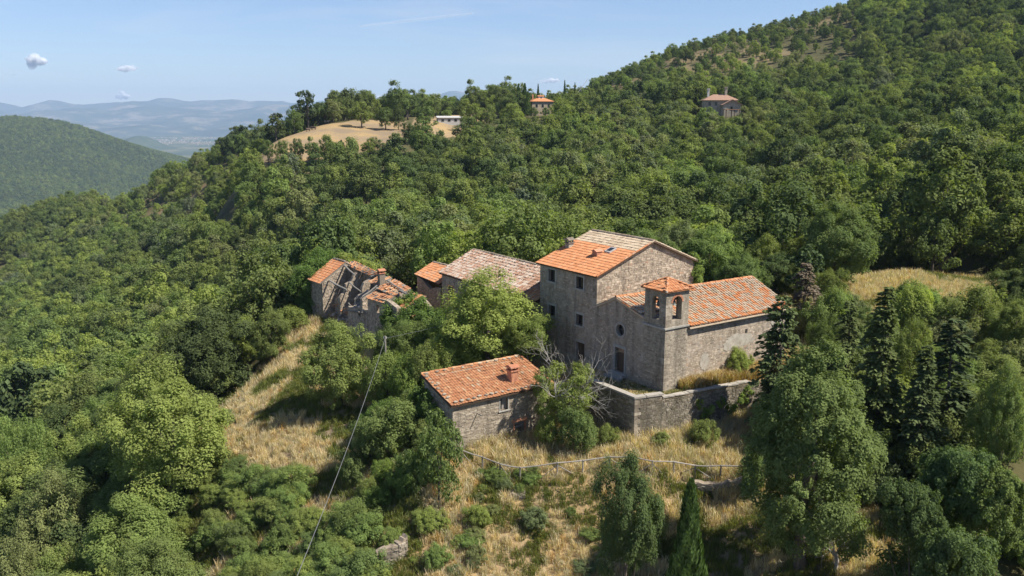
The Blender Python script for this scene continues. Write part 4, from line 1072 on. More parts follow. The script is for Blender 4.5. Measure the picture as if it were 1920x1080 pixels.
for (w, s0, s1, z) in ((W1, .72, 1.52, 7.45), (W2, .68, 1.66, 7.5)):      # brick arch rings
    r = (s1 - s0) / 2; c = (s0 + s1) / 2; n = 11; mbk = MB()
    for k in range(n):
        a0, a1 = math.pi * k / n + .02, math.pi * (k + 1) / n - .02
        q = [(c + R_ * math.cos(a), z - r + R_ * math.sin(a)) for R_, a in ((r, a0), (r + .17, a0), (r + .17, a1), (r, a1))]
        mbk.prism([w.P(*p, .03) for p in q], np.append(-w.n * .3, 0), var=random.random())
    mbk.build('arch_ring', M['brick'] if w is W2 else M['stone_grey'], tower, cf)
# pyramid roof with four tiled slopes
e = .24; z0, zt = 7.98, 8.72; cxa, cxb = tw / 2, tb / 2
cor = [(-e, -e, z0), (tw + e, -e, z0), (tw + e, tb + e, z0), (-e, tb + e, z0)]; apex = np.array((cxa, cxb, zt))
mb = MB(); mb.add(cor + [tuple(apex)] + [(x, y, z - .08) for x, y, z in cor], T=[(0, 1, 4), (1, 2, 4), (2, 3, 4), (3, 0, 4)], Q=[(5, 6, 7, 8), (0, 1, 6, 5), (1, 2, 7, 6), (2, 3, 8, 7), (3, 0, 5, 8)])
rf = mb.build('tower_roof', M['tile_orange'], ch, cf)
mb = MB()
for k in range(4):
    A_0, B_0 = np.array(cor[k]), np.array(cor[(k + 1) % 4]); mid = (A_0 + B_0) / 2; ln = np.linalg.norm(B_0 - A_0); ed = (B_0 - A_0) / ln; sl = np.linalg.norm(apex - mid)
    def outside(p, A_0=A_0, ed=ed, ln=ln, mid=mid, sl=sl):
        x = (p - A_0) @ ed; y = np.linalg.norm((p - (A_0 + ed * x))); return not (y / sl * ln / 2 + .06 < x < ln - y / sl * ln / 2 - .06)
    tile_field(mb, A_0, B_0, apex - ed * ln / 2, apex + ed * ln / 2, 'flat', .25, .33, skip=outside, varf=lambda f, g_: rng.uniform(.1, .9))
stuff(mb.build('roof_tiles', M['tile_orange'], rf, cf))
for k in range(4): ridge_row(rf, cf, cor[k], apex, M['tile_orange'], .34, .1, 'hip_tile')
mb = MB(); mb.tube([(-.24, -.24, 7.96), (-.22, -.22, 8.1)], [.1, .07], 8); mb.build('hip_end', M['cap'], rf, cf)
for (x, y, z) in ((cxa, .42, 6.65), (.45, cxb, 6.75)):      # the bells and their yokes
    bl = empty('bell', W(x, y, z), TH, 'bronze bell hanging in the sunlit arch of the bell tower' if x < .6 else 'bronze bell hanging in the shaded front arch of the bell tower', 'bell', 'bells in the church tower')
    prof = [(.02, .36), (.12, .35), (.17, .28), (.19, .12), (.24, .03), (.28, 0)]
    an = np.arange(14) * 2 * math.pi / 14; V = np.array([(r * math.cos(a), r * math.sin(a), h) for r, h in prof for a in an]); Q = [(i * 14 + j, i * 14 + (j + 1) % 14, (i + 1) * 14 + (j + 1) % 14, (i + 1) * 14 + j) for i in range(5) for j in range(14)]
    MB().add(V, Q=Q).build('body', M['bronze'], bl, smooth=True)
    MB().tube([(0, 0, .3), (0, 0, -.05)], [.015, .035], 6).build('clapper', M['iron'], bl)
    yk = (lambda m: m.box((-.55, -.06, .36), (.55, .06, .52)) if y < 1 else m.box((-.06, -.6, .36), (.06, .6, .52)))(MB())
    if y < 1: yk = MB().box((-.05, -.5, .37), (.05, .5, .5)) if False else MB().box((-.06, -.52, .37), (.06, .52, .5))
    else: yk = MB().box((-.52, -.06, .37), (.52, .06, .5))
    yk.build('yoke', M['wood_brown'], bl)
# nave roof
er0, er1 = (-.22, 2.45, 4.97), (-.22, 14.55, 4.97); rr0, rr1 = (RA, -.12, RZ), (RA - .2, 16.15, RZ)
def lerp(p, q, f): return tuple(np.array(p) + (np.array(q) - np.array(p)) * f)
E_full0 = (-.22, -.12, 4.97)
mb = MB()
mb.prism([(-.22, 2.46, 4.87), (-.22, 14.55, 4.87), (RA - .2, 16.15, RZ - .1), (RA, -.12, RZ - .1), (2.36, -.12, 4.87 + (RZ - 4.97) * (2.36 + .22) / (RA + .22)), (2.36, 2.46, 4.87 + (RZ - 4.97) * (2.36 + .22) / (RA + .22))], (0, 0, -.11))
mb.prism([(RA, -.12, RZ - .02), (RA - .2, 16.15, RZ - .02), (8.3, 16.3, 5.36), (8.08, -.12, 5.4)], (0, 0, -.11))
nr_ = mb.build('roof', M['tile_old'], ch, cf)
sk = lambda p: p[0] < tw + .06 and p[1] < tb + .12
mb = MB(); ct = []
tile_field(mb, E_full0, (-.22, 14.55, 4.97), rr0, rr1, 'pan', .30, .42, off=-.5, skip=sk, sag=.06)
tile_field(mb, E_full0, (-.22, 14.55, 4.97), rr0, rr1, 'cover', .30, .42, skip=sk, varf=lambda f, g_: np.clip(rng.beta(1.6, 1.6) + (.35 if g_ < .07 else 0) + (.18 if rng.random() < .2 else -.06), 0, 1), singles=ct, scale=1.18, sag=.06, jit=.018)
tile_field(mb, (8.06, -.1, 5.42), (8.08, 16, 5.42), rr0, rr1, 'cover', .30, .42, scale=1.18)
stuff(mb.build('roof_tiles', M['tile_old'], nr_, cf))
for m_ in ct: m_.build('tile', M['tile_old'], nr_, cf)
ridge_row(nr_, cf, rr0, rr1, M['tile_orange'], .38, .13)
for k in range(38):                                         # rafter ends below the eave
    b_ = 2.75 + k * .315
    if b_ > 14.2: break
    if k % 3 == 0: MB().box((-.16, b_, 4.78), (.19, b_ + .09, 4.85)).build('rafter_end', M['wood_grey'], nr_, cf)

# ================================================================== the tall house
ho, hf = hamlet_root('farmhouse', 12, 6, 0, 'tall three storey stone house with a bright orange tiled roof behind the church', 'house')
mw, ms, mg = MB(), MB(), MB()
hA, hB, hE, hR, hRb, hBk = 8.1, 16.12, 7.86, 10.3, 6.1, 11.3
w1 = Wall((hA, 0.0), (hB, 0.0), -1); o = lambda s: s - hA
WIN = [(13.86, 6.45, 14.82, 7.52), (9.9, 6.45, 10.85, 7.48), (13.8, 3.26, 14.76, 4.27), (9.88, 3.24, 10.77, 4.2)]
HD = (9.62, -.9, 10.77, 1.75)
hl = [rect(o(a), b, o(c), d) for a, b, c, d in WIN] + [rect(o(HD[0]), HD[1], o(HD[2]), HD[3])]
w1p = Wall((hA, .0), (hB, .0), -1)
masonry(mw, ms, w1p, [(0, -1.6), (hB - hA, -2.2), (hB - hA, hE), (0, hE)], hl, .5, proud=(.001, .010), cover=.45, margin=.2)
w2 = Wall((hA, .5), (hA, hBk), 1)
masonry(mg, ms, w2, [(0, 0), (hBk - .5, 0), (hBk - .5, hE - .05 + .3), (hRb - .5, hR - .12), (0, hE + .15)], [], .5, course=(.09, .2), length=(.15, .48), proud=(.004, .03))
masonry(MB(), ms, Wall((hA, 0), (hA, .5), 1), [(0, 5.5), (.5, 5.5), (.5, hE + .05), (0, hE - .05)], [], .3)
masonry(mw, ms, Wall((hB, .5), (hB, hBk), -1), [(0, -2), (hBk - .5, -2), (hBk - .5, hE + .2), (hRb - .5, hR - .12), (0, hE + .15)], [], .5, cover=.0)
masonry(mw, ms, Wall((hA + .5, hBk), (hB - .5, hBk), 1), [(0, -1), (hB - hA - 1, -1), (hB - hA - 1, hE + .2), (0, hE + .2)], [], .4, cover=0)
mw.build('wall', M['render'], ho, hf); mg.build('gable_wall', M['mortar'], ho, hf); stuff(ms.build('wall_stones', M['stone'], ho, hf))
for a, b, c, d in WIN: add_window(ho, hf, w1p, o(a), b, o(c), d)
add_door(ho, hf, w1p, o(HD[0]), HD[1], o(HD[2]), HD[3], surround_=False)
qs = []; quoins(qs, Wall((hA, 0), (hB, 0), -1), Wall((hA, 0), (hA, 5), 1), 5.7, hE - .1, .02)
for b in qs: b.build('quoin', M['stone'], ho, hf)
mb = MB(); mb.prism([(hA - .02, -.06, 5.4), (hA - .02, .4, 5.4), (hA + .25, .4, 5.4), (hA + .25, -.06, 5.4)], (0, 0, .12)); mb.build('flashing', M['trim'], ho, hf)
roE0, roE1 = (hA - .28, -.32, hE + .02), (hB + .25, -.32, hE + .02); roR0, roR1 = (hA - .28, hRb, hR + .06), (hB + .25, hRb, hR + .06); roB0, roB1 = (hA - .28, hBk + .3, hE + .25), (hB + .25, hBk + .3, hE + .25)
mb = MB(); slab4(mb, roE0, roE1, roR0, roR1, .12); slab4(mb, roB0, roB1, roR0, roR1, .12); hr = mb.build('roof', M['wood_brown'], ho, hf)
f_ = .70
mb = MB(); tile_field(mb, roE0, roE1, lerp(roE0, roR0, f_), lerp(roE1, roR1, f_), 'flat', .25, .40, varf=lambda f, g_: np.clip(rng.normal(.52, .16), 0, 1), jit=.006, scale=1.05)
stuff(mb.build('orange_tiles', M['tile_orange'], hr, hf), 'bright orange interlocking tiles on the lower roof')
mb = MB(); tile_field(mb, lerp(roE0, roR0, f_), lerp(roE1, roR1, f_), roR0, roR1, 'flat', .25, .40, varf=lambda f, g_: rng.random(), jit=.012, scale=1.05)
tile_field(mb, roB0, roB1, roR0, roR1, 'cover', .28, .4, scale=1.1)
stuff(mb.build('lichen_tiles', M['tile_grey'], hr, hf), 'pale lichen covered old tiles along the top of the roof')
ridge_row(hr, hf, roR0, roR1, M['tile_grey'], .4, .13)
n = 15                                                      # verge tiles along the gable
for k in range(n):
    p, q = np.array(lerp(roE0, roR0, k / n)), np.array(lerp(roE0, roR0, (k + 1) / n))
    mb = MB(); mb.tube([p + (0, 0, .06), q + (0, 0, .05)], [.085, .07], 6, var=rng.random()); mb.build('verge_tile', M['tile_orange'] if k < n * .9 else M['tile_grey'], hr, hf)
def chimney(root, fr, a, b, z0, z1, w=.3, m='stone_grey', capm='brick', flue=True):
    mb = MB(); mb.box((a - w, b - w, z0), (a + w, b + w, z1)); c = mb.build('chimney', M[m], root, fr)
    mb = MB(); mb.box((a - w - .08, b - w - .08, z1), (a + w + .08, b + w + .08, z1 + .08))
    for sx in (-1, 1):
        for sy in (-1, 1): mb.box((a + sx * (w - .06) - .06, b + sy * (w - .06) - .06, z1 + .08), (a + sx * (w - .06) + .06, b + sy * (w - .06) + .06, z1 + .3))
    mb.box((a - w - .12, b - w - .12, z1 + .3), (a + w + .12, b + w + .12, z1 + .37)); mb.prism([(a - w - .1, b - w - .1, z1 + .37), (a + w + .1, b - w - .1, z1 + .37), (a, b - w - .1, z1 + .52)], (0, 2 * w + .2, 0))
    mb.build('chimney_cap', M[capm], c, fr); return c
chimney(hr, hf, 15.6, 2.9, 8.7, 9.5, .27, 'stone_grey', 'stone_grey')
zr = lambda b: hE + .02 + (b + .32) / (hRb + .32) * (hR - hE + .04)
mb = MB(); mb.box((10.95, 2.3, zr(2.3) - .05), (11.6, 2.9, zr(2.9) + .22)); mb.prism([(10.88, 2.2, zr(2.9) + .22), (11.68, 2.2, zr(2.9) + .22), (11.28, 2.2, zr(2.9) + .42)], (0, .85, 0)); mb.build('brick_vent', M['brick'], hr, hf)
mb = MB(); P = [(10.2, 3.1, zr(3.1) + .16), (10.95, 3.1, zr(3.1) + .16), (10.95, 3.9, zr(3.9) + .16), (10.2, 3.9, zr(3.9) + .16)]; mb.prism(P, (0, 0, -.2)); sl_ = mb.build('skylight', M['concrete'], hr, hf)
mb = MB(); P = [(10.3, 3.22, zr(3.22) + .172), (10.85, 3.22, zr(3.22) + .172), (10.85, 3.78, zr(3.78) + .172), (10.3, 3.78, zr(3.78) + .172)]; mb.prism(P, (0, 0, -.02)); mb.build('pane', M['glass'], sl_, hf)

# ================================================================== the long barn left of the house
ba, bf = hamlet_root('barn', 25, 4, 0, 'long low barn with a pale old tiled roof left of the tall house', 'barn')
mw, ms = MB(), MB(); b0, b1, bE, bR, bRb = 16.2, 34.2, 4.3, 6.4, 4.1
wq = Wall((b0, 0), (b1, 0), -1)
BO = [rect(15.6, 1.6, 16.6, 3.0), rect(4, -1.2, 6, 1.6), rect(10, 1.2, 11, 2.4)]
masonry(mw, ms, wq, [(0, -2.4), (b1 - b0, -2.9), (b1 - b0, bE - .1), (0, bE - .1)], BO, .5, proud=(.003, .03), cover=.8)
masonry(mw, ms, Wall((b1, .5), (b1, 8.2), -1), [(0, -3), (7.7, -3), (7.7, bE - .1), (bRb - .5, bR - .15), (0, bE + .1)], [], .5, cover=.4)
masonry(mw, ms, Wall((b0, 8.2), (b1 - .5, 8.2), 1), [(0, -2), (b1 - b0 - .5, -2), (b1 - b0 - .5, bE - .1), (0, bE - .1)], [], .4, cover=0)
mw.build('wall', M['render'], ba, bf); stuff(ms.build('wall_stones', M['stone'], ba, bf))
mb = MB(); surround(mb, wq, 15.6, 1.6, 16.6, 3.0, .12, .03); wi = mb.build('window', M['brick'], ba, bf)
mb = MB(); slab(mb, wq, 4, -1.2, 6, 1.6, -.3, -.25); mb.build('door', M['wood_brown'], ba, bf)
E0_, E1_ = (b0 + .02, -.35, bE - .02), (b1 + .2, -.35, bE - .02); R0_, R1_ = (b0 + .02, bRb, bR), (b1 + .2, bRb, bR - .02); B0_, B1_ = (b0 + .02, 8.5, bE), (b1 + .2, 8.5, bE)
mb = MB(); slab4(mb, E0_, E1_, R0_, R1_, .12, -.13); slab4(mb, B0_, B1_, R0_, R1_, .12); br = mb.build('roof', M['wood_brown'], ba, bf)
mb, mo = MB(), MB()
cutoff = lambda p: p[0] < 18.6 and p[1] < 1.1
vf = lambda f, g_: np.clip(rng.beta(1.3, 1.1) - (.45 if f < .22 and rng.random() < .7 else 0) - (.35 if rng.random() < .08 else 0), 0, 1)
tile_field(mb, E0_, E1_, R0_, R1_, 'pan', .29, .41, off=-.5, skip=cutoff, sag=.1); tile_field(mb, E0_, E1_, R0_, R1_, 'cover', .29, .41, skip=cutoff, jit=.024, lost=.012, scale=1.15, varf=vf, sag=.1)
tile_field(mb, B0_, B1_, R0_, R1_, 'cover', .29, .41, scale=1.15)
stuff(mb.build('roof_tiles', M['tile_pale'], br, bf), 'pale pinkish half round tiles of the barn roof')
tile_field(mo, (b0 + .02, -.35, bE + .03), (18.6, -.35, bE + .03), (b0 + .02, 1.1, bE + .03 + 1.45 * .475), (18.6, 1.1, bE + .03 + 1.45 * .475), 'flat', .26, .36)
stuff(mo.build('orange_tiles', M['tile_dirty'], br, bf), 'strip of newer orange tiles at the foot of the roof by the house')
ridge_row(br, bf, R0_, R1_, M['tile_grey'], .42, .13)

# lower roof joining the barn and the ruin
lr, lf = hamlet_root('lean_to', 37, 1, 0, 'low outbuilding with an orange tiled roof against the end of the barn', 'outbuilding')
mw, ms = MB(), MB()
masonry(mw, ms, Wall((34.75, .1), (40.2, .1), -1), [(0, -3), (5.4, -3.2), (5.4, 2.9), (3.9, 2.6), (3.2, 2.2), (2.4, 1.9), (1.0, 2.3), (0, 2.4)], [], .45, proud=(.005, .05))
masonry(mw, ms, Wall((40.2, .6), (40.2, 4.6), -1), [(0, -3), (4, -3), (4, 3.0), (2.2, 4.2), (0, 3.0)], [], .45)
mw.build('wall', M['mortar'], lr, lf); stuff(ms.build('wall_stones', M['stone'], lr, lf))
q0, q1, q2, q3 = (34.6, -.1, 2.85), (40.4, -.1, 3.1), (34.6, 2.7, 4.3), (40.5, 2.4, 4.25)
mb = MB(); slab4(mb, q0, q1, q2, q3, .1); slab4(mb, (34.6, 5, 3.0), (40.5, 5, 3.0), q2, q3, .1); lrf = mb.build('roof', M['wood_brown'], lr, lf)
mb = MB(); tile_field(mb, q0, q1, q2, q3, 'flat', .26, .38, jit=.012, varf=lambda f, g_: rng.uniform(.3, 1)); stuff(mb.build('roof_tiles', M['tile_orange'], lrf, lf))
ridge_row(lrf, lf, q2, q3, M['tile_grey'], .42, .12)
# ================================================================== the small house in front
sh, sf = hamlet_root('cottage', 9, -10, -4, 'small stone outbuilding in front with a weathered orange single slope roof and brick chimney', 'house')
mw, ms = MB(), MB(); big = []
sA, sB, sL, sR_ = 7.0, 11.3, -14.63, -5.6
def roofz(a): return .02 + (a - sA) * .245
wfr = Wall((sA, sL), (sA, sR_), 1); q = lambda b: b - sL
WH = rect(q(-10.4), -1.42, q(-9.68), -.42); DH = rect(q(-9.05), -4.3, q(-8.1), -2.7); NH = rect(q(-12.05), -3.75, q(-11.6), -3.5)
masonry(mw, ms, wfr, [(0, -5.2), (sR_ - sL, -5.2), (sR_ - sL, -.03), (0, -.03)], [WH, DH, NH], .5, course=(.07, .16), length=(.16, .5), proud=(.003, .035), big=big, bigmin=.33, margin=.06)
wga = Wall((sA, sL), (sB, sL), -1); gw = rect(1.55, -1.9, 2.0, -1.1)
masonry(mw, ms, Wall((sA + .5, sL), (sB, sL), -1), [(0, -5.2), (sB - sA - .5, -5.0), (sB - sA - .5, roofz(sB) - .05), (0, roofz(sA + .5) - .05)], [rect(1.05, -1.9, 1.5, -1.1)], .5, course=(.08, .17), proud=(.003, .035))
masonry(MB(), ms, Wall((sA, sL), (sA + .5, sL), -1), [(0, -5.2), (.5, -5.2), (.5, .05), (0, -.04)], [], .3, proud=(.003, .035))
masonry(mw, ms, Wall((sB, sL + .5), (sB, sR_), -1), [(0, -4), (sR_ - sL - .5, -4), (sR_ - sL - .5, roofz(sB) - .05), (0, roofz(sB) - .05)], [], .4, cover=0)
masonry(mw, ms, Wall((sA + .5, sR_), (sB - .4, sR_), 1), [(0, -4.4), (sB - sA - .9, -4), (sB - sA - .9, roofz(sB - .4) - .05), (0, roofz(sA + .5) - .05)], [], .4, cover=.3)
mw.build('wall', M['mortar'], sh, sf); stuff(ms.build('wall_stones', M['stone_grey'], sh, sf))
for b in big: b.build('stone', M['stone_grey'], sh, sf)
mb = MB(); surround(mb, wfr, q(-10.4), -1.42, q(-9.68), -.42, .1, .045, True); wi = mb.build('window', M['trim'], sh, sf)
mb = MB(); slab(mb, wfr, q(-10.1), -1.4, q(-9.7), -.44, -.28, -.24); mb.build('shutter', M['wood_grey'], wi, sf)
mb = MB()
for (a, b, c, d) in ((-9.17, -4.3, -9.05, -2.62), (-8.1, -4.3, -7.98, -2.62)): slab(mb, wfr, q(a), b, q(c), d, -.1, .035)
slab(mb, wfr, q(-9.3), -2.618, q(-7.85), -2.4, -.1, .045); dr = mb.build('door', M['brick'], sh, sf)
for k in range(5):                                          # broken planks left in the doorway
    mb = MB(); z = -4.2 + k * .32 + random.uniform(-.05, .05); t_ = random.uniform(-.16, .16)
    mb.hexa([wfr.P(q(-9.02), z, -.2), wfr.P(q(-8.13), z + t_, -.2), wfr.P(q(-8.13), z + t_, -.16), wfr.P(q(-9.02), z, -.16), wfr.P(q(-9.02), z + .15, -.2), wfr.P(q(-8.13), z + t_ + .15, -.2), wfr.P(q(-8.13), z + t_ + .15, -.16), wfr.P(q(-9.02), z + .15, -.16)])
    mb.build('plank', M['wood_grey'], dr, sf)
MB().tube([wfr.P(q(-12.5), -1.2, -.2), wfr.P(q(-12.52), -1.15, .75)], [.045, .04], 6).build('projecting_stick', M['wood_grey'], sh, sf)
E0_, E1_ = (sA - .32, sL - .28, roofz(sA - .32)), (sA - .32, sR_ + .3, roofz(sA - .32)); R0_, R1_ = (sB + .2, sL - .2, roofz(sB + .2) + .02), (sB + .2, sR_ + .3, roofz(sB + .2) + .02)
mb = MB(); slab4(mb, E0_, E1_, R0_, R1_, .11, -.08); srf = mb.build('roof', M['wood_brown'], sh, sf)
mb, ct = MB(), []
tile_field(mb, E0_, E1_, R0_, R1_, 'flat', .245, .37, jit=.016, lost=.004, varf=lambda f, g_: np.clip(rng.normal(.45, .22), 0, 1), singles=ct, sag=.06)
for m_ in ct: m_.build('tile', M['tile_dirty'], srf, sf)
stuff(mb.build('roof_tiles', M['tile_dirty'], srf, sf))
ridge_row(srf, sf, R0_, R1_, M['tile_dirty'], .4, .11)
chimney(srf, sf, 8.3, -8.35, roofz(8.3) - .2, roofz(8.3) + .8, .32, 'brick', 'brick')
def rock(mb, c, r, flat=.6, seed=None):
    n = 8; V = []
    for (h, k) in ((-1, .55), (-.3, 1.0), (.45, .92), (1, .5)):
        for j in range(n):
            a = 2 * math.pi * j / n; rr = r * k * random.uniform(.78, 1.15); V.append((c[0] + rr * math.cos(a), c[1] + rr * math.sin(a) * .8, c[2] + h * r * flat * random.uniform(.8, 1.1)))
    Q = [(i * n + j, i * n + (j + 1) % n, (i + 1) * n + (j + 1) % n, (i + 1) * n + j) for i in range(3) for j in range(n)]
    V += [(c[0], c[1], c[2] - r * flat), (c[0], c[1], c[2] + r * flat)]; T = [(4 * n, (j + 1) % n, j) for j in range(n)] + [(4 * n + 1, 3 * n + j, 3 * n + (j + 1) % n) for j in range(n)]
    return mb.add(V, T=T, Q=Q)
def roof_stone(a, b, r, k, where):
    p = W(a, b, roofz(a) + .06 + r * .3)
    o_ = empty('roof_stone', p, TH, f'flat grey weight stone laid on the tiles along {where} of the small house', 'stone', f'weight stones along {where}')
    rock(MB(), (0, 0, 0), r, .38).build('stone_body', M['stone_grey'], o_)
for k in range(17): roof_stone(sA - .05 + random.uniform(-.08, .12), sL + .3 + k * .53 + random.uniform(-.14, .14), random.uniform(.12, .2), k, 'the eave')
for k in range(9): roof_stone(sA + .7 + k * .46, sL + .02 + random.uniform(-.05, .1), random.uniform(.13, .2), k, 'the gable edge')
for k in range(12): roof_stone(sB - .02 + random.uniform(-.04, .08), sL + .3 + k * .78 + random.uniform(-.2, .2), random.uniform(.11, .18), k, 'the ridge')

# ================================================================== terrace and retaining walls
c0, c1, c2, c3, cl = (-.5, -3.35), (-1.0, -1.05), (-2.05, 7.8), (-3.1, 13.2), (6.2, -3.35)
tr_ = [cl, c0, c1, c2, c3, (.3, 14.6), (.1, 2.5), (.1, .1), (8.2, .1), (8.2, -1.9)]
mb = MB(); mb.prism([(a, b, -.02) for a, b in tr_], (0, 0, -.35)); T_ = mb.build('terrace', gm, None, (0, 0, 0)); T_.location = P0; T_.rotation_euler = (0, 0, TH)
T_.data.attributes['var'].data.foreach_set('value', np.ones(len(T_.data.vertices), np.float32))
tag(T_, 'level grassy terrace before the church door', kind='structure')
rt, rtf = hamlet_root('retaining_wall', 1, -3, -3, 'high stone retaining wall with pale coping in front of the church door', 'wall')
mw, ms = MB(), MB(); big = []
wr1 = Wall(cl, c0, 1); L1 = wr1.len
assert wr1.n[1] < 0
masonry(mw, ms, wr1, [(0, -4.4), (L1, -4.2), (L1, .3), (0, .3)], [], .45, proud=(.001, .012), cover=.75)
wr2 = Wall(c0, c1, 1); L2 = wr2.len
masonry(mw, ms, wr2, [(.45, -4.4), (L2, -4.4), (L2, .3), (.45, .3)], [], .45, proud=(.001, .014), big=big, bigmin=.36)
masonry(MB(), ms, wr2, [(0, -4.4), (.45, -4.4), (.45, .3), (0, .3)], [], .3, proud=(.001, .014))
mw.build('wall', M['mortar_dark'], rt, rtf); stuff(ms.build('wall_stones', M['stone_dark'], rt, rtf))
for b in big: b.build('stone', M['stone_dark'], rt, rtf)
qs = []; quoins(qs, Wall(c0, cl, -1), Wall(c0, c1, 1), -3.9, .3, .02)
for b in qs: b.build('quoin', M['stone_grey'], rt, rtf)
s = 0.0
while s < L1 - .2:
    l = min(random.uniform(.9, 1.3), L1 - s + .06); mb = MB(); slab(mb, wr1, s, .302, s + l - .008, .44, -.47, .05, .6); mb.build('coping_stone', M['cap'], rt, rtf); s += l
s = .02
while s < L2 - .2:
    l = min(random.uniform(.8, 1.1), L2 - s + .05); mb = MB(); slab(mb, wr2, s + (.06 if s > .1 else -.08), .303, s + l - .012 + (.06 if s > .1 else 0), .441, -.47, .06, random.random()); mb.build('coping_stone', M['cap'], rt, rtf); s += l
r2, r2f = hamlet_root('retaining_wall', -2, 5, -3, 'long sunlit stone retaining wall below the nave shaded by trees', 'wall')
mw, ms = MB(), MB(); big = []
for (A_0, B_0) in ((c1, c2), (c2, c3)):
    w = Wall(A_0, B_0, 1); n = 9; topz = [-.02 + random.uniform(-.05, .06) for _ in range(n + 1)]
    masonry(mw, ms, w, [(0, -4.2), (w.len - .003, -4.0)] + [(w.len - .003 - w.len * k / n if k < n else 0, topz[k]) for k in range(n + 1)], [], .45, course=(.09, .18), proud=(.003, .035), big=big, bigmin=.38)
mw.build('wall', M['mortar_dark'], r2, r2f); stuff(ms.build('wall_stones', M['stone_dark'], r2, r2f))
for b in big: b.build('stone', M['stone_dark'], r2, r2f)
w = Wall(c1, c2, 1); s = 0.1
while s < w.len - .3:
    l = random.uniform(.35, .7); mb = MB(); slab(mb, w, s, .045 + random.uniform(-.02, .02), s + l - .02, .15 + random.uniform(-.02, .03), -.46 + random.uniform(0, .08), .03 + random.uniform(-.02, .04), random.random()); mb.build('top_stone', M['cap'], r2, r2f); s += l

# dry stone walls on the foreground bank
def dry_wall(label, pix, h, thick=.5, sink=.35, yoff=0):
    pts = [hit(u, v) for u, v in pix]; p_ = [loc(p)[:2] for p in pts]
    z0 = min(G(p[0], p[1]) for p in pts) - sink
    r_, f_ = hamlet_root('dry_stone_wall', p_[0][0], p_[0][1], z0, label, 'wall')
    mw, ms, big = MB(), MB(), []
    for (a, b) in zip(p_[:-1], p_[1:]):
        w = Wall(a, b, 1); m = (np.array(a) + b) / 2; cl_ = loc(CAM)[:2]
        if (cl_ - m) @ w.n < 0: w.n = -w.n
        ga, gb = G(*W(*a)[:2]), G(*W(*b)[:2]); n = 5
        topl = [(w.len * (1 - k / n), gb + (ga - gb) * k / n + h + random.uniform(-.12, .1)) for k in range(n + 1)]
        masonry(mw, ms, w, [(0, ga - sink - .8), (w.len, gb - sink - .8)] + topl, [], thick, course=(.08, .2), length=(.15, .5), proud=(.01, .09), big=big, bigmin=.26)
    mw.build('wall', M['mortar'], r_, f_); stuff(ms.build('wall_stones', M['stone_grey'], r_, f_))
    for b in big: b.build('stone', M['stone_grey'], r_, f_)

# ================================================================== the ruin
ru, rf_ = hamlet_root('ruined_house', 42, -6, -3, 'roofless ruined stone house with broken walls fallen beams and a patch of orange tiles', 'ruin')
mw, ms = MB(), MB()
PA, PB = -8.13, -5.0
def wallA(a, pts, out=1, holes=(), **k):                    # plane a = const, (b, z) outline
    masonry(mw, ms, Wall((a, 0), (a, 1), out), pts, holes, .5, proud=(.005, .06), course=(.09, .2), back=True, **k)
def wallB(b, pts, out=-1, holes=(), **k):
    masonry(mw, ms, Wall((0, b), (1, b), out), pts, holes, .5, proud=(.005, .06), course=(.09, .2), back=True, **k)
def pa(a, pix): return [tuple(on_a(u, v, a)[1:]) for u, v in pix]
def pb(b, pix): return [(on_b(u, v, b)[0], on_b(u, v, b)[2]) for u, v in pix]
def ragged(P, k=3, j=.16):
    out = []
    for p, q_ in zip(P[:-1], P[1:]):
        for i in range(k):
            f = i / k; out.append((p[0] + (q_[0] - p[0]) * f + (random.uniform(-j, j) if i else 0), p[1] + (q_[1] - p[1]) * f + (random.uniform(-j, j) if i else 0)))
    return out + [P[-1]]
a1 = 48.35
wallA(a1, [(PA, -3.9), (-2.2, -3.9), (-2.2, 1.6), (-3.6, 2.9)] + [(-5.1, 3.72), (-6.6, 2.75), (PA, 1.62)], holes=[rect(-4.9, -2.9, -4.0, -.4)], cover=.85)
wallB(PA, [(a1 + .5, -4.2), (52.0, -4.4), (52.0, 1.5), (a1 + .5, 1.6)])
wallA(52.0, [(PA + .5, -4.4), (-2.2, -4.4), (-2.2, 1.6), (-5.1, 3.6), (PA + .5, 1.8)], out=-1)
# spine along the ridge, crumbling towards the right
top_ = ragged([(29.5, 1.9), (31.5, 2.5), (34, 2.6), (36, 3.2), (39, 3.1), (42, 3.5), (45, 3.3), (a1, 3.75)], 3, .14)
wallB(-4.4, [(a1, -3.4), (29.5, -3.4)] + top_, cover=.9)
for (a, prof) in ((44.9, [(-4.4, 3.2), (-5.3, 3.1), (-5.9, 2.2), (-6.6, 1.9), (-6.8, .9), (-7.4, .4)]), (41.6, [(-4.4, 3.0), (-5.0, 2.9), (-5.8, 2.5), (-6.1, 1.4), (-6.9, .7)]),
                  (37.2, [(-4.4, 3.0), (-5.2, 3.35), (-5.9, 2.9), (-7.0, 2.2), (-8.1, 1.7)]), (33.2, [(-4.4, 2.4), (-5.2, 2.7), (-6.0, 2.3), (-6.8, 1.8), (-7.6, 1.2)])):
    P = ragged(prof, 2, .13); wallA(a, [(P[-1][0], -3.4), (-4.4, -3.4)] + P, cover=.92)
w2 = pb(PA, [(652, 574), (664, 579), (676, 577), (693, 584)])
wi2 = pb(PA, [(672, 592), (677, 582)]); wi3 = pb(PA, [(706, 586), (711, 573)])
def rr(p): return rect(min(p[0][0], p[1][0]), min(p[0][1], p[1][1]), max(p[0][0], p[1][0]), max(p[0][1], p[1][1]))
wallB(PA, [(35.7, -4), (w2[0][0], -4)] + ragged([(w2[0][0], w2[0][1])] + w2[1:3] + [(35.7, w2[3][1])], 2, .1), holes=[rr(wi2)], cover=.9)
w3 = pb(PA, [(693, 558), (715, 561), (728, 565), (744, 578)])
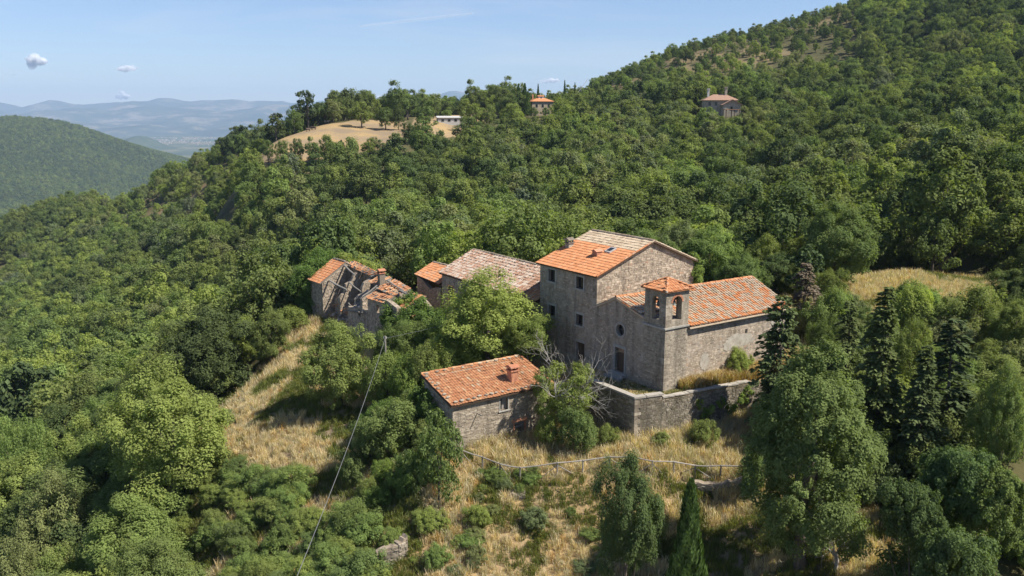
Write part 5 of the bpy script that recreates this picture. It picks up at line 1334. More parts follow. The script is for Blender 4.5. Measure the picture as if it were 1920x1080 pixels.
wallB(PA, [(w3[3][0], -4), (35.68, -4), (35.68, w3[0][1])] + ragged(w3[1:3], 2, .08) + [w3[3]], holes=[rr(wi3)], cover=.95)
wallB(PA + 1.4, [(41.4, -3.6), (a1 - .1, -3.6)] + ragged([(a1 - .1, -.6), (46.6, .2), (45, -.7), (43, -1.4), (41.4, -1.2)], 2, .2))
mw.build('wall', M['mortar'], ru, rf_); stuff(ms.build('wall_stones', M['stone'], ru, rf_))
def patch(name, E0, E1, R0, R1, kind, m, lost, colw=.25, rowh=.38, jit=.02, board=True, **k):
    mb = MB()
    if board: slab4(mb, E0, E1, R0, R1, .08)
    else: slab4(mb, lerp(E0, R0, .25), lerp(E1, R1, .2), R0, R1, .06)
    o_ = mb.build(name, M['wood_grey'], ru, rf_)
    mb = MB(); tile_field(mb, E0, E1, R0, R1, kind, colw, rowh, jit=jit, lost=lost, **k); stuff(mb.build('roof_tiles', M[m], o_, rf_)); return o_
rp = patch('roof', (48.3, -8.42, 1.62), (52.2, -8.42, 1.5), (48.3, -5.05, 3.86), (52.2, -5.05, 3.75), 'flat', 'tile_orange', .0, jit=.008)
ridge_row(rp, rf_, (48.3, -5.05, 3.86), (52.3, -5.05, 3.75), M['stone_grey'], .45, .14)
patch('roof', (48.3, -1.9, 1.9), (52.2, -1.9, 1.8), (48.3, -5.05, 3.86), (52.2, -5.05, 3.75), 'cover', 'tile_old', .05)
patch('roof', (41.5, -4.95, 3.15), (47.6, -5.0, 3.5), (40.5, -4.3, 3.5), (48.2, -4.4, 3.95), 'cover', 'tile_dirty', .4, .28, .36, .06)
patch('roof', (40.0, -1.8, 1.6), (48.2, -1.8, 1.9), (40.5, -4.2, 3.5), (48.2, -4.2, 3.95), 'cover', 'tile_old', .1)
patch('roof', (37.4, -6.4, 2.95), (40.3, -5.8, 2.9), (37.4, -4.4, 3.6), (40.3, -4.4, 3.55), 'cover', 'tile_dirty', .2, .28, .36, .06)
patch('roof', (33.4, -6.2, 2.5), (37.0, -6.6, 2.8), (33.4, -4.2, 3.0), (37.0, -4.3, 3.55), 'cover', 'tile_dirty', .25, .28, .36, .06)
patch('roof', (31.3, -8.35, 2.35), (35.7, -8.35, 2.15), (31.3, -7.2, 2.95), (35.7, -7.3, 2.7), 'flat', 'tile_dirty', .12, .26, .38, .05)
patch('roof', (28.6, -7.4, 2.2), (31.4, -7.2, 2.1), (28.6, -5.0, 3.2), (31.2, -5.0, 3.0), 'flat', 'tile_orange', .05, .28, .42, .03, scale=1.1)
patch('roof', (36.2, -8.3, .35), (41.0, -8.2, -.25), (36.4, -6.3, 1.25), (41.0, -6.4, .8), 'cover', 'stone_grey', .1, .4, .4, .08, scale=1.3)
patch('roof', (38.0, -6.6, 1.1), (41.5, -6.8, .9), (38.0, -5.5, 1.9), (41.5, -5.6, 1.7), 'cover', 'tile_grey', .25, .36, .38, .08, scale=1.2)
for (E0, E1, R0, R1) in (((42, -7.6, -1.2), (47.5, -7.4, -1.0), (42, -5.2, -.4), (47.5, -5.3, .1)), ((33.6, -7.6, -.6), (36.8, -7.5, -.5), (33.6, -5, .4), (36.8, -5, .5)), ((29.6, -7.4, .2), (32.8, -7.4, .1), (29.6, -5, .9), (32.8, -5, .8)), ((38, -7.4, -.6), (41, -7.4, -.8), (38, -5, .2), (41, -5, .3))):
    mb = MB(); tile_field(mb, E0, E1, R0, R1, 'cover', .3, .36, jit=.14, lost=.45); stuff(mb.build('fallen_tiles', M['tile_dirty'], ru, rf_), 'broken orange tiles fallen among the rubble')
for (p, q_, r) in (((48.2, -7.3, 1.9), (43.6, -7.1, 1.55), .14), ((48.2, -5.3, 3.5), (44.6, -5.6, 2.95), .13), ((33.3, -5.5, 3.0), (29.4, -5.6, 2.9), .15), ((37, -5.2, 3.5), (33.2, -5.2, 3.0), .11), ((44.9, -6.2, 2.1), (41.5, -6.3, 1.6), .1),
                   ((37.2, -6.3, 3.0), (37.3, -8.0, 2.0), .1), ((35.0, -7.2, -.8), (34.5, -5.6, 2.4), .08), ((34.4, -7.3, -.8), (34.5, -5.5, 2.3), .08), ((43, -7.2, .1), (39.8, -7.6, -.3), .11)):
    mb = MB(); m_ = (np.array(p) + q_) / 2 + (0, 0, -.06); r *= .8; mb.tube([p, m_, q_], [r, r * .95, r * .85], 7); mb.build('beam', M['wood_grey'], ru, rf_)
cc = chimney(ru, rf_, 37.3, -5.75, 2.6, 4.25, .3, 'stone_grey', 'brick')
mb = MB()
for k in range(420):
    a, b = random.uniform(29, 48), random.uniform(-7.9, -4.6); rock(mb, (a, b, -1.9 + .7 * math.sin(a * 1.7) * .4 + .35 * (b + 8) * .4 + random.uniform(-.15, .15)), random.uniform(.1, .32), .6)
stuff(mb.build('rubble', M['stone'], ru, rf_), 'fallen stones and rubble filling the broken rooms')
mb = MB(); mb.prism([(29.4, -7.6, -2.1), (48.3, -7.6, -2.1), (48.3, -3.95, -1.2), (29.4, -3.95, -1.2)], (0, 0, -1.2)); mb.build('earth_floor', gm, ru, rf_)

# ================================================================== far houses
M['tile_far'] = mat('far_tile', [(0, (.27, .165, .115)), (1, (.33, .21, .15))], (1.5, .25), bump=None)
def far_house(name, u, v, Y, rot, label, build):
    p = at(u, v, Y)
    r_ = empty(name, p, rot, label, 'house'); build(r_); return r_
def add(mb, name, m, r_): return mb.build(name, M[m], r_)
def hip(mb, x0, y0, x1, y1, z, h, o=.5):
    x0, y0, x1, y1 = x0 - o, y0 - o, x1 + o, y1 + o; d = min(x1 - x0, y1 - y0) / 2
    r0, r1 = ((x0 + d, (y0 + y1) / 2, z + h), (x1 - d, (y0 + y1) / 2, z + h)) if x1 - x0 >= y1 - y0 else (((x0 + x1) / 2, y0 + d, z + h), ((x0 + x1) / 2, y1 - d, z + h))
    mb.add([(x0, y0, z), (x1, y0, z), (x1, y1, z), (x0, y1, z), r0, r1], T=[(1, 2, 5), (3, 0, 4)] if x1 - x0 >= y1 - y0 else [(0, 1, 4), (2, 3, 5)], Q=[(0, 1, 5, 4), (2, 3, 4, 5), (3, 2, 1, 0)] if x1 - x0 >= y1 - y0 else [(1, 2, 5, 4), (3, 0, 4, 5), (3, 2, 1, 0)])
def gable(mb, x0, y0, x1, y1, z, h, o=.45, axis='x'):
    x0, y0, x1, y1 = x0 - o, y0 - o, x1 + o, y1 + o
    if axis == 'x': mb.prism([(x0, y0, z), (x0, (y0 + y1) / 2, z + h), (x0, y1, z)], (x1 - x0, 0, 0))
    else: mb.prism([(x0, y0, z), ((x0 + x1) / 2, y0, z + h), (x1, y0, z)], (0, y1 - y0, 0))
def windows(r_, spots, w, h, face):                         # face: (axis, value, outward sign)
    for (p, z) in spots:
        mb, mg = MB(), MB(); ax, val, sg = face
        for m_, e, k in ((mb, .12, .06), (mg, 0, .075)):
            if ax == 'y': m_.box((p - w / 2 - e, min(val, val + sg * k), z - e), (p + w / 2 + e, max(val, val + sg * k), z + h + e))
            else: m_.box((min(val, val + sg * k), p - w / 2 - e, z - e), (max(val, val + sg * k), p + w / 2 + e, z + h + e))
        f = add(mb, 'window', 'trim', r_); mg.build('pane', M['glass'], f)
def fh1(r_):
    mb = MB().box((-5.2, -4.2, -8), (5.2, 4.2, 7.2)); add(mb, 'wall', 'ochre_wall', r_)
    mb = MB(); hip(mb, -5.2, -4.2, 5.2, 4.2, 7.2, 2.0, .6); rf = add(mb, 'roof', 'tile_orange', r_)
    mb = MB().box((-1.3, -1.3, 8.0), (1.3, 1.3, 9.6)); t_ = add(mb, 'roof_turret', 'white_wall', r_)
    mb = MB(); gable(mb, -1.3, -1.3, 1.3, 1.3, 9.6, .5, .3); mb.build('turret_roof', M['tile_orange'], t_)
    mb = MB().box((-.3, -1.37, 8.6), (.3, -1.3, 9.2)); mb.build('pane', M['glass'], t_)
    mb = MB().box((-3.9, .5, 8), (-3.3, 1.1, 10.6)); mb.build('chimney', M['brick'], rf)
    windows(r_, [(-3, 4.4), (0, 4.4), (3.0, 4.4), (-3, 1.2), (3, 1.2)], 1.0, 1.5, ('y', -4.2, -1)); windows(r_, [(-2, 4.4), (2, 4.4), (0, 1.2)], 1.0, 1.5, ('x', -5.2, -1))
far_house('villa', 1013, 219, 420, RAD(14), 'tall stone country house with an orange hipped roof beside dark cypresses', fh1)
def fh2(r_):
    mb = MB().box((-7, -3, -9), (5.5, 4.5, 3.9)); add(mb, 'wall', 'ochre_wall', r_)
    mb = MB(); hip(mb, -7, -3, 5.5, 4.5, 3.9, 2.3, .8); rf = add(mb, 'roof', 'tile_far', r_)
    mb = MB().box((-.5, -8, -9), (6.2, -3.01, 2.2)); mb.prism([(-.49, -7.99, 2.19), (2.85, -7.99, 3.9), (6.19, -7.99, 2.19)], (0, 4.9, 0)); wg = add(mb, 'wing', 'ochre_wall', r_)
    mb = MB()
    for sgn in (-1, 1): mb.prism([(2.85, -8.5, 4.15), (2.85 + sgn * 3.9, -8.5, 2.05), (2.85 + sgn * 3.9, -8.5, 1.9), (2.85, -8.5, 4.0)], (0, 5.6, 0))
    mb.build('wing_roof', M['tile_far'], wg)
    mb = MB().box((-5.6, 0, 5.2), (-4.8, .8, 8.1)); mb.box((-5.8, -.2, 8.1), (-4.6, 1.0, 8.45)); mb.build('chimney', M['white_wall'], rf)
    mb = MB().box((1.2, 0, 5.6), (2.1, .9, 8.7)); mb.box((1.0, -.2, 8.7), (2.3, 1.1, 9.05)); mb.build('chimney', M['ochre_wall'], rf)
    windows(r_, [(-5, 1.8), (-2.6, 1.8)], 1.0, 1.5, ('y', -3, -1)); windows(r_, [(2.6, .2)], .8, 1.2, ('y', -8, -1)); windows(r_, [(0, 1.8), (2.5, 1.8)], 1, 1.5, ('x', 5.5, 1))
far_house('villa', 1352, 207, 345, RAD(-4), 'low stone villa with two pale tiled roofs and two chimneys among trees on the hill', fh2)
def fh3(r_):
    mb = MB().box((-3.6, -2, 2.2), (3.6, 2, 2.4)); rf = add(mb, 'roof', 'tile_dirty', r_)
    for x in (-3.2, 0, 3.2):
        for y in (-1.7, 1.7): MB().box((x - .12, y - .12, -6), (x + .12, y + .12, 2.2)).build('post', M['wood_brown'], r_)
far_house('open_shed', 1374, 217, 330, RAD(5), 'open shed with a flat red roof below the stone villa', fh3)['category'] = 'shed'
def fh4(r_):
    mb = MB().box((-6.2, -2.5, -6), (6.2, 2.5, 2.5)); add(mb, 'wall', 'concrete', r_)
    mb = MB(); gable(mb, -6.2, -2.5, 6.2, 2.5, 2.5, .8, .5); add(mb, 'roof', 'concrete', r_)
    windows(r_, [(-4, .8), (-1, .8), (2, .8), (4.6, .8)], 1.2, 1.0, ('y', -2.5, -1))
far_house('farm_shed', 845, 231, 400, RAD(12), 'long low pale farm shed with a grey roof beside the dry field', fh4)['category'] = 'shed'
tn = MB()                                                   # roofs of the town far down in the valley
for k in range(420):
    u, v = (random.gauss(320, 55), random.gauss(261, 4)) if k < 300 else (random.uniform(200, 430), random.uniform(248, 268))
    d = ray(u, v); p = CAM + d * ((VZ + 14 - CAM[2]) / d[2])
    if not 7500 < p[1] < 12000: continue
    w_, l_, h_ = random.uniform(5, 17), random.uniform(5, 12), random.uniform(3, 9); tn.box((p[0] - w_, p[1] - l_, VZ - 40), (p[0] + w_, p[1] + l_, VZ + 14 + h_))
tag(tn.build('town', M['ochre_wall']), 'pale scattered houses of a distant town on the valley floor', kind='stuff')

# cattle on the dry field
def cow(u, v, rot, m, label):
    p = hit(u, v, 200); r_ = empty('cow', p, rot, label, 'cow', 'cattle on the dry field')
    mb = MB(); xs_ = [-1.05, -.9, -.4, .3, .75, .95, 1.2, 1.45, 1.6]; zs = [1.12, 1.1, 1.05, 1.05, 1.12, 1.22, 1.32, 1.25, 1.05]; rs = [.16, .34, .40, .39, .36, .24, .19, .17, .10]
    mb.tube([(x, 0, z) for x, z in zip(xs_, zs)], rs, 9)
    for x in (-.8, .68):
        for y in (-.2, .2): mb.tube([(x, y, .95), (x + .03, y, .5), (x, y, 0)], [.13, .075, .06], 6)
    mb.tube([(-1.08, 0, 1.25), (-1.22, 0, .9), (-1.2, 0, .5)], [.04, .025, .05], 5)
    for y in (-.2, .2): mb.tube([(1.28, y * .6, 1.42), (1.25, y * 1.6, 1.44)], [.06, .03], 5)
    mb.build('body', M[m], r_, smooth=True)
cow(582, 241, .4, 'cow_white', 'cream cow standing highest of the small herd on the dry field')
cow(588, 244, 2.8, 'cow_dark', 'dark cow standing right of the others on the dry field')
cow(578, 247, .9, 'cow_dark', 'dark cow standing lowest of the small herd on the dry field')
cow(613, 232, .1, 'cow_white', 'white cow standing apart near the trees atop the dry field')

# ================================================================== poles, cables, fence
def pole(u, vtop, Y, r, m, label, arm=0, extra=0):
    t_ = at(u, vtop, Y); z0 = G(t_[0], t_[1]); r_ = empty('utility_pole', (t_[0], t_[1], z0), 0, label, 'pole')
    h = t_[2] - z0; MB().tube([(0, 0, -.5), (0, 0, h)], [r, r * .75], 8).build('mast', M[m], r_)
    if arm: MB().box((-arm, -.05, h - .5), (arm, .05, h - .38)).build('crossarm', M[m], r_)
    for s_ in (-1, 1): MB().tube([(s_ * .12, 0, h - .25), (s_ * .12, 0, h - .08)], [.03, .045], 6).build('insulator', M['white_wall'], r_)
    return np.array([t_[0], t_[1], t_[2] - .2])
k1 = pole(722, 630, 73, .10, 'wood_grey', 'grey wooden utility pole standing among the shrubs left of the small house', 0)
k2 = pole(1365, 331, 185, .14, 'concrete', 'pale concrete utility pole standing in the wood behind the church', .5)
k3 = pole(452, 392, 320, .15, 'concrete', 'small pale utility pole with a crossarm on the left wooded slope', 1.0)
def cable(p, q_, sag, r, label, n=14):
    f = np.linspace(0, 1, n)[:, None]; P = p + (q_ - p) * f; P[:, 2] -= (4 * sag * f * (1 - f))[:, 0]
    tag(MB().tube(P, r, 5).build('cable', M['cable'], org=p), label, 'cable').location = p
cable(k1, at(551, 1095, 33), .5, .016, 'long grey cable running down from the wooden pole across the dry bank')
cable(k1, W(16.0, -.1, 5.2), .4, .016, 'thin cable running from the wooden pole toward the tall house')
cable(k2, at(1318, 452, 110), 1.0, .018, 'thin cable slanting down through the wood behind the church')
cable(at(1048, 202, 410), at(1102, 148, 480), 2, .10, 'pale overhead line rising from the far country house')
M['fence_wood'] = mat('fence_wood', [(0, (.24, .215, .185)), (1, (.34, .31, .27))], (10, .3), bump=None)
FP = [(866, 846), (905, 858), (938, 871), (975, 885), (1045, 873), (1092, 866), (1142, 861), (1183, 866), (1222, 870), (1262, 873), (1302, 878), (1350, 881), (1402, 887)]
fp = [hit(u, v + 27) for u, v in FP]
fp = [np.array([p[0], p[1], G(p[0], p[1])]) for p in fp]
fe = empty('wooden_fence', fp[0], 0, 'rustic pole fence with a curving top rail crossing the dry grass below the small house', 'fence')
for k, p in enumerate(fp):
    MB().tube([p + (0, 0, -.3), p + (random.uniform(-.03, .03), 0, 1.08)], [.065, .055], 7).build('post', M['wood_grey'], fe, org=fp[0])
    if k + 1 < len(fp):
        q_ = fp[k + 1]; MB().tube([p + (0, -.02, 1.02), (p + q_) / 2 + (0, 0, 1.0 + random.uniform(-.03, .03)), q_ + (0, 0, 1.02)], [.052, .046, .052], 7).build('rail', M['fence_wood'], fe, org=fp[0])
    if k % 2 == 0:
        for s_ in (-1, 1):
            d = fp[min(k + 1, len(fp) - 1)] - fp[max(k - 1, 0)]; d = d / np.linalg.norm(d); q_ = p + d * s_ * 1.15; q_[2] = G(q_[0], q_[1]) + .05
            MB().tube([p + (0, 0, .85), q_], [.032, .036], 6).build('brace', M['wood_grey'], fe, org=fp[0])

# ================================================================== clouds and a vapour trail, far beyond the haze
def cloud(u, v, wpx, hpx, label, seed, n=9, dens=1.0):
    """a heap of many small soft puffs, thick inside and loose at the rim"""
    Y = 34000.; p = at(u, v, Y); s = Y / F; r_ = np.random.default_rng(seed); mb = MB()
    an = np.arange(10) * math.pi / 5; VS = np.array([(math.cos(a_) * math.sin(p_), math.sin(a_) * math.sin(p_), math.cos(p_)) for p_ in np.arange(1, 6) * math.pi / 6 for a_ in an] + [(0, 0, 1), (0, 0, -1)])
    QS = [(i * 10 + j, i * 10 + (j + 1) % 10, i * 10 + 10 + (j + 1) % 10, i * 10 + 10 + j) for i in range(4) for j in range(10)]; TT = [(50, (j + 1) % 10, j) for j in range(10)] + [(51, 40 + j, 40 + (j + 1) % 10) for j in range(10)]
    m = int(150 * dens); bl = [(r_.normal(0, .2), r_.uniform(-.15, .4), r_.uniform(.22, .42)) for _ in range(n)]
    bl = [(np.clip(x, -.38, .38), z * (1 - 1.6 * abs(x)), q * (1 - .9 * abs(x))) for x, z, q in bl]
    for k in range(m):
        bx, bz, bq = bl[k % n]; d = r_.normal(size=3); d /= np.linalg.norm(d); q = r_.random() ** .6
        x = bx * wpx + d[0] * bq * q * (wpx * .42 + hpx * .3); y = d[1] * bq * q * wpx * .6; z = bz * hpx + d[2] * bq * q * hpx * .85
        rad = hpx * r_.uniform(.07, .2) * (1.35 - .6 * q); z = max(z, -.36 * hpx + rad * .5 + r_.normal(0, .04) * hpx)
        mb.add(VS * rad * s * np.array([1.3, 1.3, 1]) + np.array([x, y, z]) * s, Q=QS, T=TT)
    o_ = mb.build('cloud', M['cloud'], smooth=True); o_.location = p; tag(o_, label, 'cloud')
cloud(65, 119, 40, 28, 'rounded white cumulus cloud highest above the left mountains', 4)
cloud(240, 131, 74, 13, 'wide flat white cloud above the valley', 9, 16)
cloud(230, 181, 26, 15, 'small pinkish white cloud low over the mountain crest', 12, 6, .6)
cloud(722, 184, 44, 11, 'low white cloud peeping over the trees of the dry field', 15, 12, .8)
cloud(1030, 152, 40, 13, 'low white cloud behind the hillside trees above the country house', 21, 12, .8)
cloud(20, 140, 26, 5, 'faint thin cloud scrap beside the round cumulus', 25, 8, .12)
ct_ = M['cloud'].copy(); ct_.name = 'vapour_trail'
[n for n in ct_.node_tree.nodes if n.type == 'MIX_SHADER' and n.inputs[0].default_value < .4][0].inputs[0].default_value = .13
pA, pB = at(676, 49, 34000), at(885, 25, 36000); f_ = np.linspace(0, 1, 22)[:, None]
tag(MB().tube(pA + (pB - pA) * f_ + rng.normal(0, 5, (22, 3)), 30 + 26 * np.sin(f_[:, 0] * 3.0) + rng.uniform(-6, 6, 22), 10).build('vapour_trail', ct_, smooth=True, org=pA), 'thin white vapour trail slanting across the blue sky', 'contrail').location = pA
LOOK = {'bush': 'leafy', 'bush2': 'low spreading', 'bush_d': 'darker', 'bush2_o': 'olive green', 'bush_i': 'glossy'}
# ================================================================== plants near the hamlet, one by one
def grow(kind, name, u, vtop, wpx, Y, label, cat='tree', group=None, dz=0.0, vbot=None, asp=2.5, zbase=None):
    """a plant whose crown is as wide and high as seen, on a trunk that reaches the ground"""
    t_ = at(u, vtop, Y); g0 = (G(t_[0], t_[1]) if zbase is None else zbase) + dz; p = near[kind]; r = wpx / 2 * Y / F
    zt = max(t_[2], g0 + .5); zb = at(u, vbot, Y)[2] if vbot else zt - asp * r
    if zb < g0 + .3 or 'cedar' in name or 'fir' in name or 'spruce' in name or 'cypress' in name: zb = g0
    o = empty(name, (t_[0], t_[1], g0), random.uniform(0, 6.28), label, cat, group)
    k = (zt - zb) / (p.H - p.z0); c = p.dress(put('crown', p.crown, o, (0, 0, zb - g0 - p.z0 * k))); c.scale = (r / p.R, r / p.R, k)
    if p.trunk: put('trunk', p.trunk, o).scale = (min(1.2, r / p.R), min(1.2, r / p.R), (zt - g0) * .9 / p.H)
    return o
def growb(kind, name, u, vtop, vbase, wpx, label, cat='shrub', group=None):
    """a plant whose foot stands where (u, vbase) meets the ground"""
    p_ = hit(u, vbase); return grow(kind, name, u, vtop, wpx, p_[1], label, cat, group, vbot=vbase + 4)
grow('oak2_l', 'oak_tree', 918, 514, 232, 73, 'large bushy light green oak in front of the barn left of the tall house', vbot=690)
for k, u, vt, vb, w_, lb in (('bush', 880, 640, 705, 80, 'green shrub behind the cottage ridge under the large oak'), ('bush_i', 845, 655, 725, 66, 'bright shrub beyond the upper left corner of the cottage roof'), ('bush_d', 955, 630, 690, 80, 'dark shrub between the large oak and the tall house'), ('bush', 1005, 632, 690, 60, 'shrub at the foot of the tall house corner'), ('bush_d', 800, 650, 745, 84, 'leafy shrub between the pole and the cottage')):
    p_ = zplane(u, vb, -2.4); grow(k, 'shrub', u, vt, w_, p_[1], lb, 'shrub', vbot=vb + 6)
grow('airy', 'ash_tree', 985, 588, 120, 71, 'spreading light green tree leaning toward the tall house facade', vbot=668)
grow('airy', 'ash_tree', 790, 592, 150, 77, 'feathery green tree behind the wooden utility pole', vbot=700)
grow('airy_d', 'ash_tree', 735, 600, 100, 76, 'small loose green tree in front of the ruined rooms')
near['oak_g'] = near['oak'].recolour(M['leaf_great'])
growb('oak_g', 'oak_tree', 632, 598, 768, 160, 'round olive green oak alone on the dry bank below the ruin', 'tree')
growb('bush_i', 'shrub', 765, 668, 772, 95, 'dense bright round shrub touching the left corner of the small house')
growb('bush', 'shrub', 722, 670, 765, 100, 'pale green shrub at the foot of the wooden utility pole')
growb('bush_d', 'shrub', 738, 752, 850, 130, 'dark shady shrub below the left gable of the small house')
growb('bush_d', 'shrub', 692, 790, 870, 90, 'dark green shrub on the dry bank left of the fruit tree')
growb('sparse', 'fruit_tree', 820, 768, 946, 150, 'thin grey green fruit tree with bare lower branches below the small house', 'tree')
growb('bush_d', 'shrub', 1085, 766, 852, 92, 'round dark bush between the small house and the retaining wall')
growb('bush', 'shrub', 1028, 782, 845, 66, 'ragged green bush beside the broken door of the small house')
grow('oak_d', 'oak_tree', 1180, 832, 150, 44, 'dark bushy oak standing before the fence in the foreground', vbot=1085)
growb('bush_d', 'shrub', 1212, 935, 1060, 100, 'leafy bush at the foot of the dark foreground oak')
grow('cypress', 'cypress', 1296, 908, 88, 40, 'slim bright green cypress in the foreground below the fence')
grow('big', 'oak_tree', 1535, 598, 305, 47, 'very large light green oak right of the retaining wall', vbot=1065)
growb('bush_d', 'shrub', 1418, 848, 930, 74, 'sunlit small tree sprout at the right end of the fence')
grow('cedar', 'cedar', 1472, 545, 130, 62, 'dark cedar standing against the far corner of the church')
grow('conifer_dead', 'dry_spruce', 1512, 488, 76, 78, 'dead brownish spruce behind the dark cedar')
for (k, u, vt, w_, Y, lb) in (('conifer', 1668, 528, 120, 57, 'tall dark fir in front of the dry clearing'), ('conifer2', 1795, 585, 150, 55, 'ragged spruce with a bare visible trunk right of the tall fir'), ('conifer2', 1596, 556, 90, 63, 'thin spruce left of the tall fir'),
                             ('conifer', 1742, 640, 110, 53, 'short dense fir between the tall fir and the ragged spruce'), ('oak2', 1885, 690, 120, 51, 'broad oak behind the fig trees at the right edge'), ('airy_d', 1548, 585, 95, 66, 'slender loose oak behind the large oak'), ('oak2', 1715, 605, 110, 63, 'round oak just behind the tall fir')):
    grow(k, 'oak_tree' if 'oak' in lb.split(' behind')[0] or k in ('airy_d', 'oak2') else ('spruce_tree' if 'spruce' in lb.split('right of')[0] and not lb.startswith('dark fir') else 'fir_tree'), u, vt, w_, Y, lb, asp=3.4)
for (k, u, vt, w_, Y, lb) in (('fig', 1800, 806, 190, 43, 'large leaved fig tree at the bottom right'), ('fig', 1880, 850, 170, 41, 'second fig tree farther into the bottom right corner'), ('fig', 1720, 880, 150, 41, 'fig tree spreading below the large oak'), ('fig', 1800, 960, 200, 38, 'lowest fig tree at the bottom edge right of the bare twigs')):
    grow(k, 'fig_tree', u, vt, w_, Y, lb)
for i_ in range(110):                                        # undergrowth below the firs on the right
    x, y = (random.uniform(22, 58), random.uniform(38, 66)) if i_ < 75 else (random.uniform(26, 52), random.uniform(64, 80))
    if x > .80 * y + 6: continue
    k = random.choice(['bush_d', 'bush_d', 'bush2', 'bush', 'bush2_o']); s_ = random.uniform(.8, 1.5)
    plant(near[k], 'understorey_shrub', (x, y, G(x, y) - .1), s_, s_ * random.uniform(.9, 1.5), random.uniform(0, 6.28), f"{LOOK[k]} shrub growing in the shade below the firs", 'shrub', f"{LOOK[k]} shrubs below the firs at the right")
# row along the dry clearing on the right
for i_, (k, u, vt, w_, Y) in enumerate((('oak2', 1830, 562, 120, 75), ('oak2', 1735, 572, 90, 74), ('oak', 1905, 500, 110, 78), ('oak2_l', 1785, 560, 70, 78), ('oak_o', 1600, 600, 90, 70), ('airy_d', 1560, 500, 90, 82), ('oak_d', 1455, 470, 110, 92), ('oak', 1540, 455, 100, 98), ('oak2', 1400, 485, 90, 86), ('airy_d', 1640, 640, 90, 64), ('oak2', 1860, 640, 100, 66), ('oak_o', 1905, 620, 80, 68), ('airy', 1890, 720, 80, 60))):
    grow(k, 'oak_tree', u, vt, w_, Y, ['broad oak just below the dry clearing', 'rounded oak at the near edge of the dry clearing', 'bright oak closing the right end of the dry clearing', 'yellowish young oak at the clearing edge', 'olive oak between the two spruces', 'loose oak left of the dry clearing behind the dead spruce', 'dark oak directly behind the church roof end', 'tall oak at the wood edge left of the clearing', 'rounded oak behind the church ridge', 'thin oak behind the tall fir trunk', 'oak among the firs above the fig trees', 'olive oak at the right edge under the clearing', 'pale young oak above the fig trees at the right edge'][i_], 'tree', None)
grow('bush', 'shrub', 1390, 655, 60, 67, 'light green sapling bush against the sunlit nave wall', 'shrub', zbase=-.1, asp=4)
grow('bush', 'shrub', 1345, 700, 30, 66.5, 'small green weed bush in the golden grass by the nave', 'shrub', zbase=-.1, asp=3)
# edge trees and shrubs left of the dry bank
for i_, (k, u, vt, w_, Y, lb) in enumerate((('oak2', 380, 640, 190, 92, 'large sunlit oak at the left edge of the dry bank'), ('oak', 290, 700, 180, 88, 'tall dark centred oak left of the dry bank'), ('oak2_l', 470, 590, 120, 108, 'light oak beside the top of the dry path'), ('bush', 505, 660, 70, 93, 'low rounded bush beside the dry path'), ('bush_d', 545, 575, 70, 97, 'bush under the ivy covered ruin corner'),
                             ('bush_d', 430, 775, 80, 78, 'small dark bush on the left edge of the dry grass'), ('oak2', 300, 830, 170, 72, 'broad oak low on the left slope'), ('airy', 150, 790, 200, 80, 'light green loose tree with bare branches at the far left'), ('oak_o', 90, 900, 190, 66, 'grey green oak in the bottom left corner'), ('airy', 40, 770, 150, 84, 'bright loose tree at the left picture edge'), ('oak2', 230, 1000, 180, 60, 'oak crown at the bottom left edge'), ('oak_o', 30, 1010, 150, 60, 'olive oak at the extreme bottom left'))):
    grow(k, 'oak_tree' if 'oak' in lb else ('shrub' if 'bush' in lb else 'ash_tree'), u, vt, w_, Y, lb, 'shrub' if 'bush' in lb else 'tree', asp=3.6)
for i_ in range(90):                                        # bramble thicket at the lower left, bush by bush
    for _ in range(30):
        u, v = random.uniform(330, 700), random.uniform(855, 1090)
        if v > 1010 - (u - 330) * .05 or u < 560 or v > 930: break
    p = hit(u, v + 62); x, y = p[0], p[1]; k = random.choice(['bush', 'bush2', 'bush', 'bush2', 'bush_d']); s_ = random.uniform(.5, .95)
    plant(near[k], 'bramble_bush', (x, y, G(x, y) - .1), s_, s_ * random.uniform(.75, 1.1), random.uniform(0, 6.28), f"{LOOK[k]} bramble bush in the thicket below the dry bank", 'shrub', f"{LOOK[k]} bramble bushes in the lower left thicket")
for (u, vt, vb, w_) in ((1140, 800, 838, 50), (1238, 812, 838, 46), (1318, 792, 840, 64)):
    growb('bush_d', 'wall_foot_shrub', u, vt, vb, w_, 'low green shrub against the foot of the retaining wall', 'shrub', 'shrubs along the foot of the retaining wall')
for i_ in range(9):
    p = hit(random.uniform(385, 500), random.uniform(872, 945)); x, y = p[0], p[1]; k = random.choice(['bush', 'bush2', 'bush2', 'bush_d']); s_ = random.uniform(.45, .75)
    plant(near[k], 'bramble_bush', (x, y, G(x, y) - .1), s_, s_ * random.uniform(.7, 1.0), random.uniform(0, 6.28), f"{LOOK[k]} bramble bush in the thicket below the dry bank", 'shrub', f"{LOOK[k]} bramble bushes in the lower left thicket")
for i_ in range(46):                                        # low bushes on the dry foreground slope
    u, v = random.choice([(random.uniform(880, 1110), random.uniform(905, 1070)), (random.uniform(740, 900), random.uniform(985, 1080)), (random.uniform(880, 1010), random.uniform(885, 950))])
    p = hit(u, v); x, y = p[0], p[1]; k = random.choice(['bush', 'bush2', 'bush2_o', 'bush2']); s_ = random.uniform(.18, .62) * random.choice([.6, 1, 1.1])
    plant(near[k], 'weed_bush', (x, y, G(x, y) - .05), s_, s_ * random.uniform(.45, 1.2), random.uniform(0, 6.28), f"{LOOK[k]} weed bush among dry grass on the foreground slope", 'shrub', f"{LOOK[k]} weed bushes on the foreground slope")

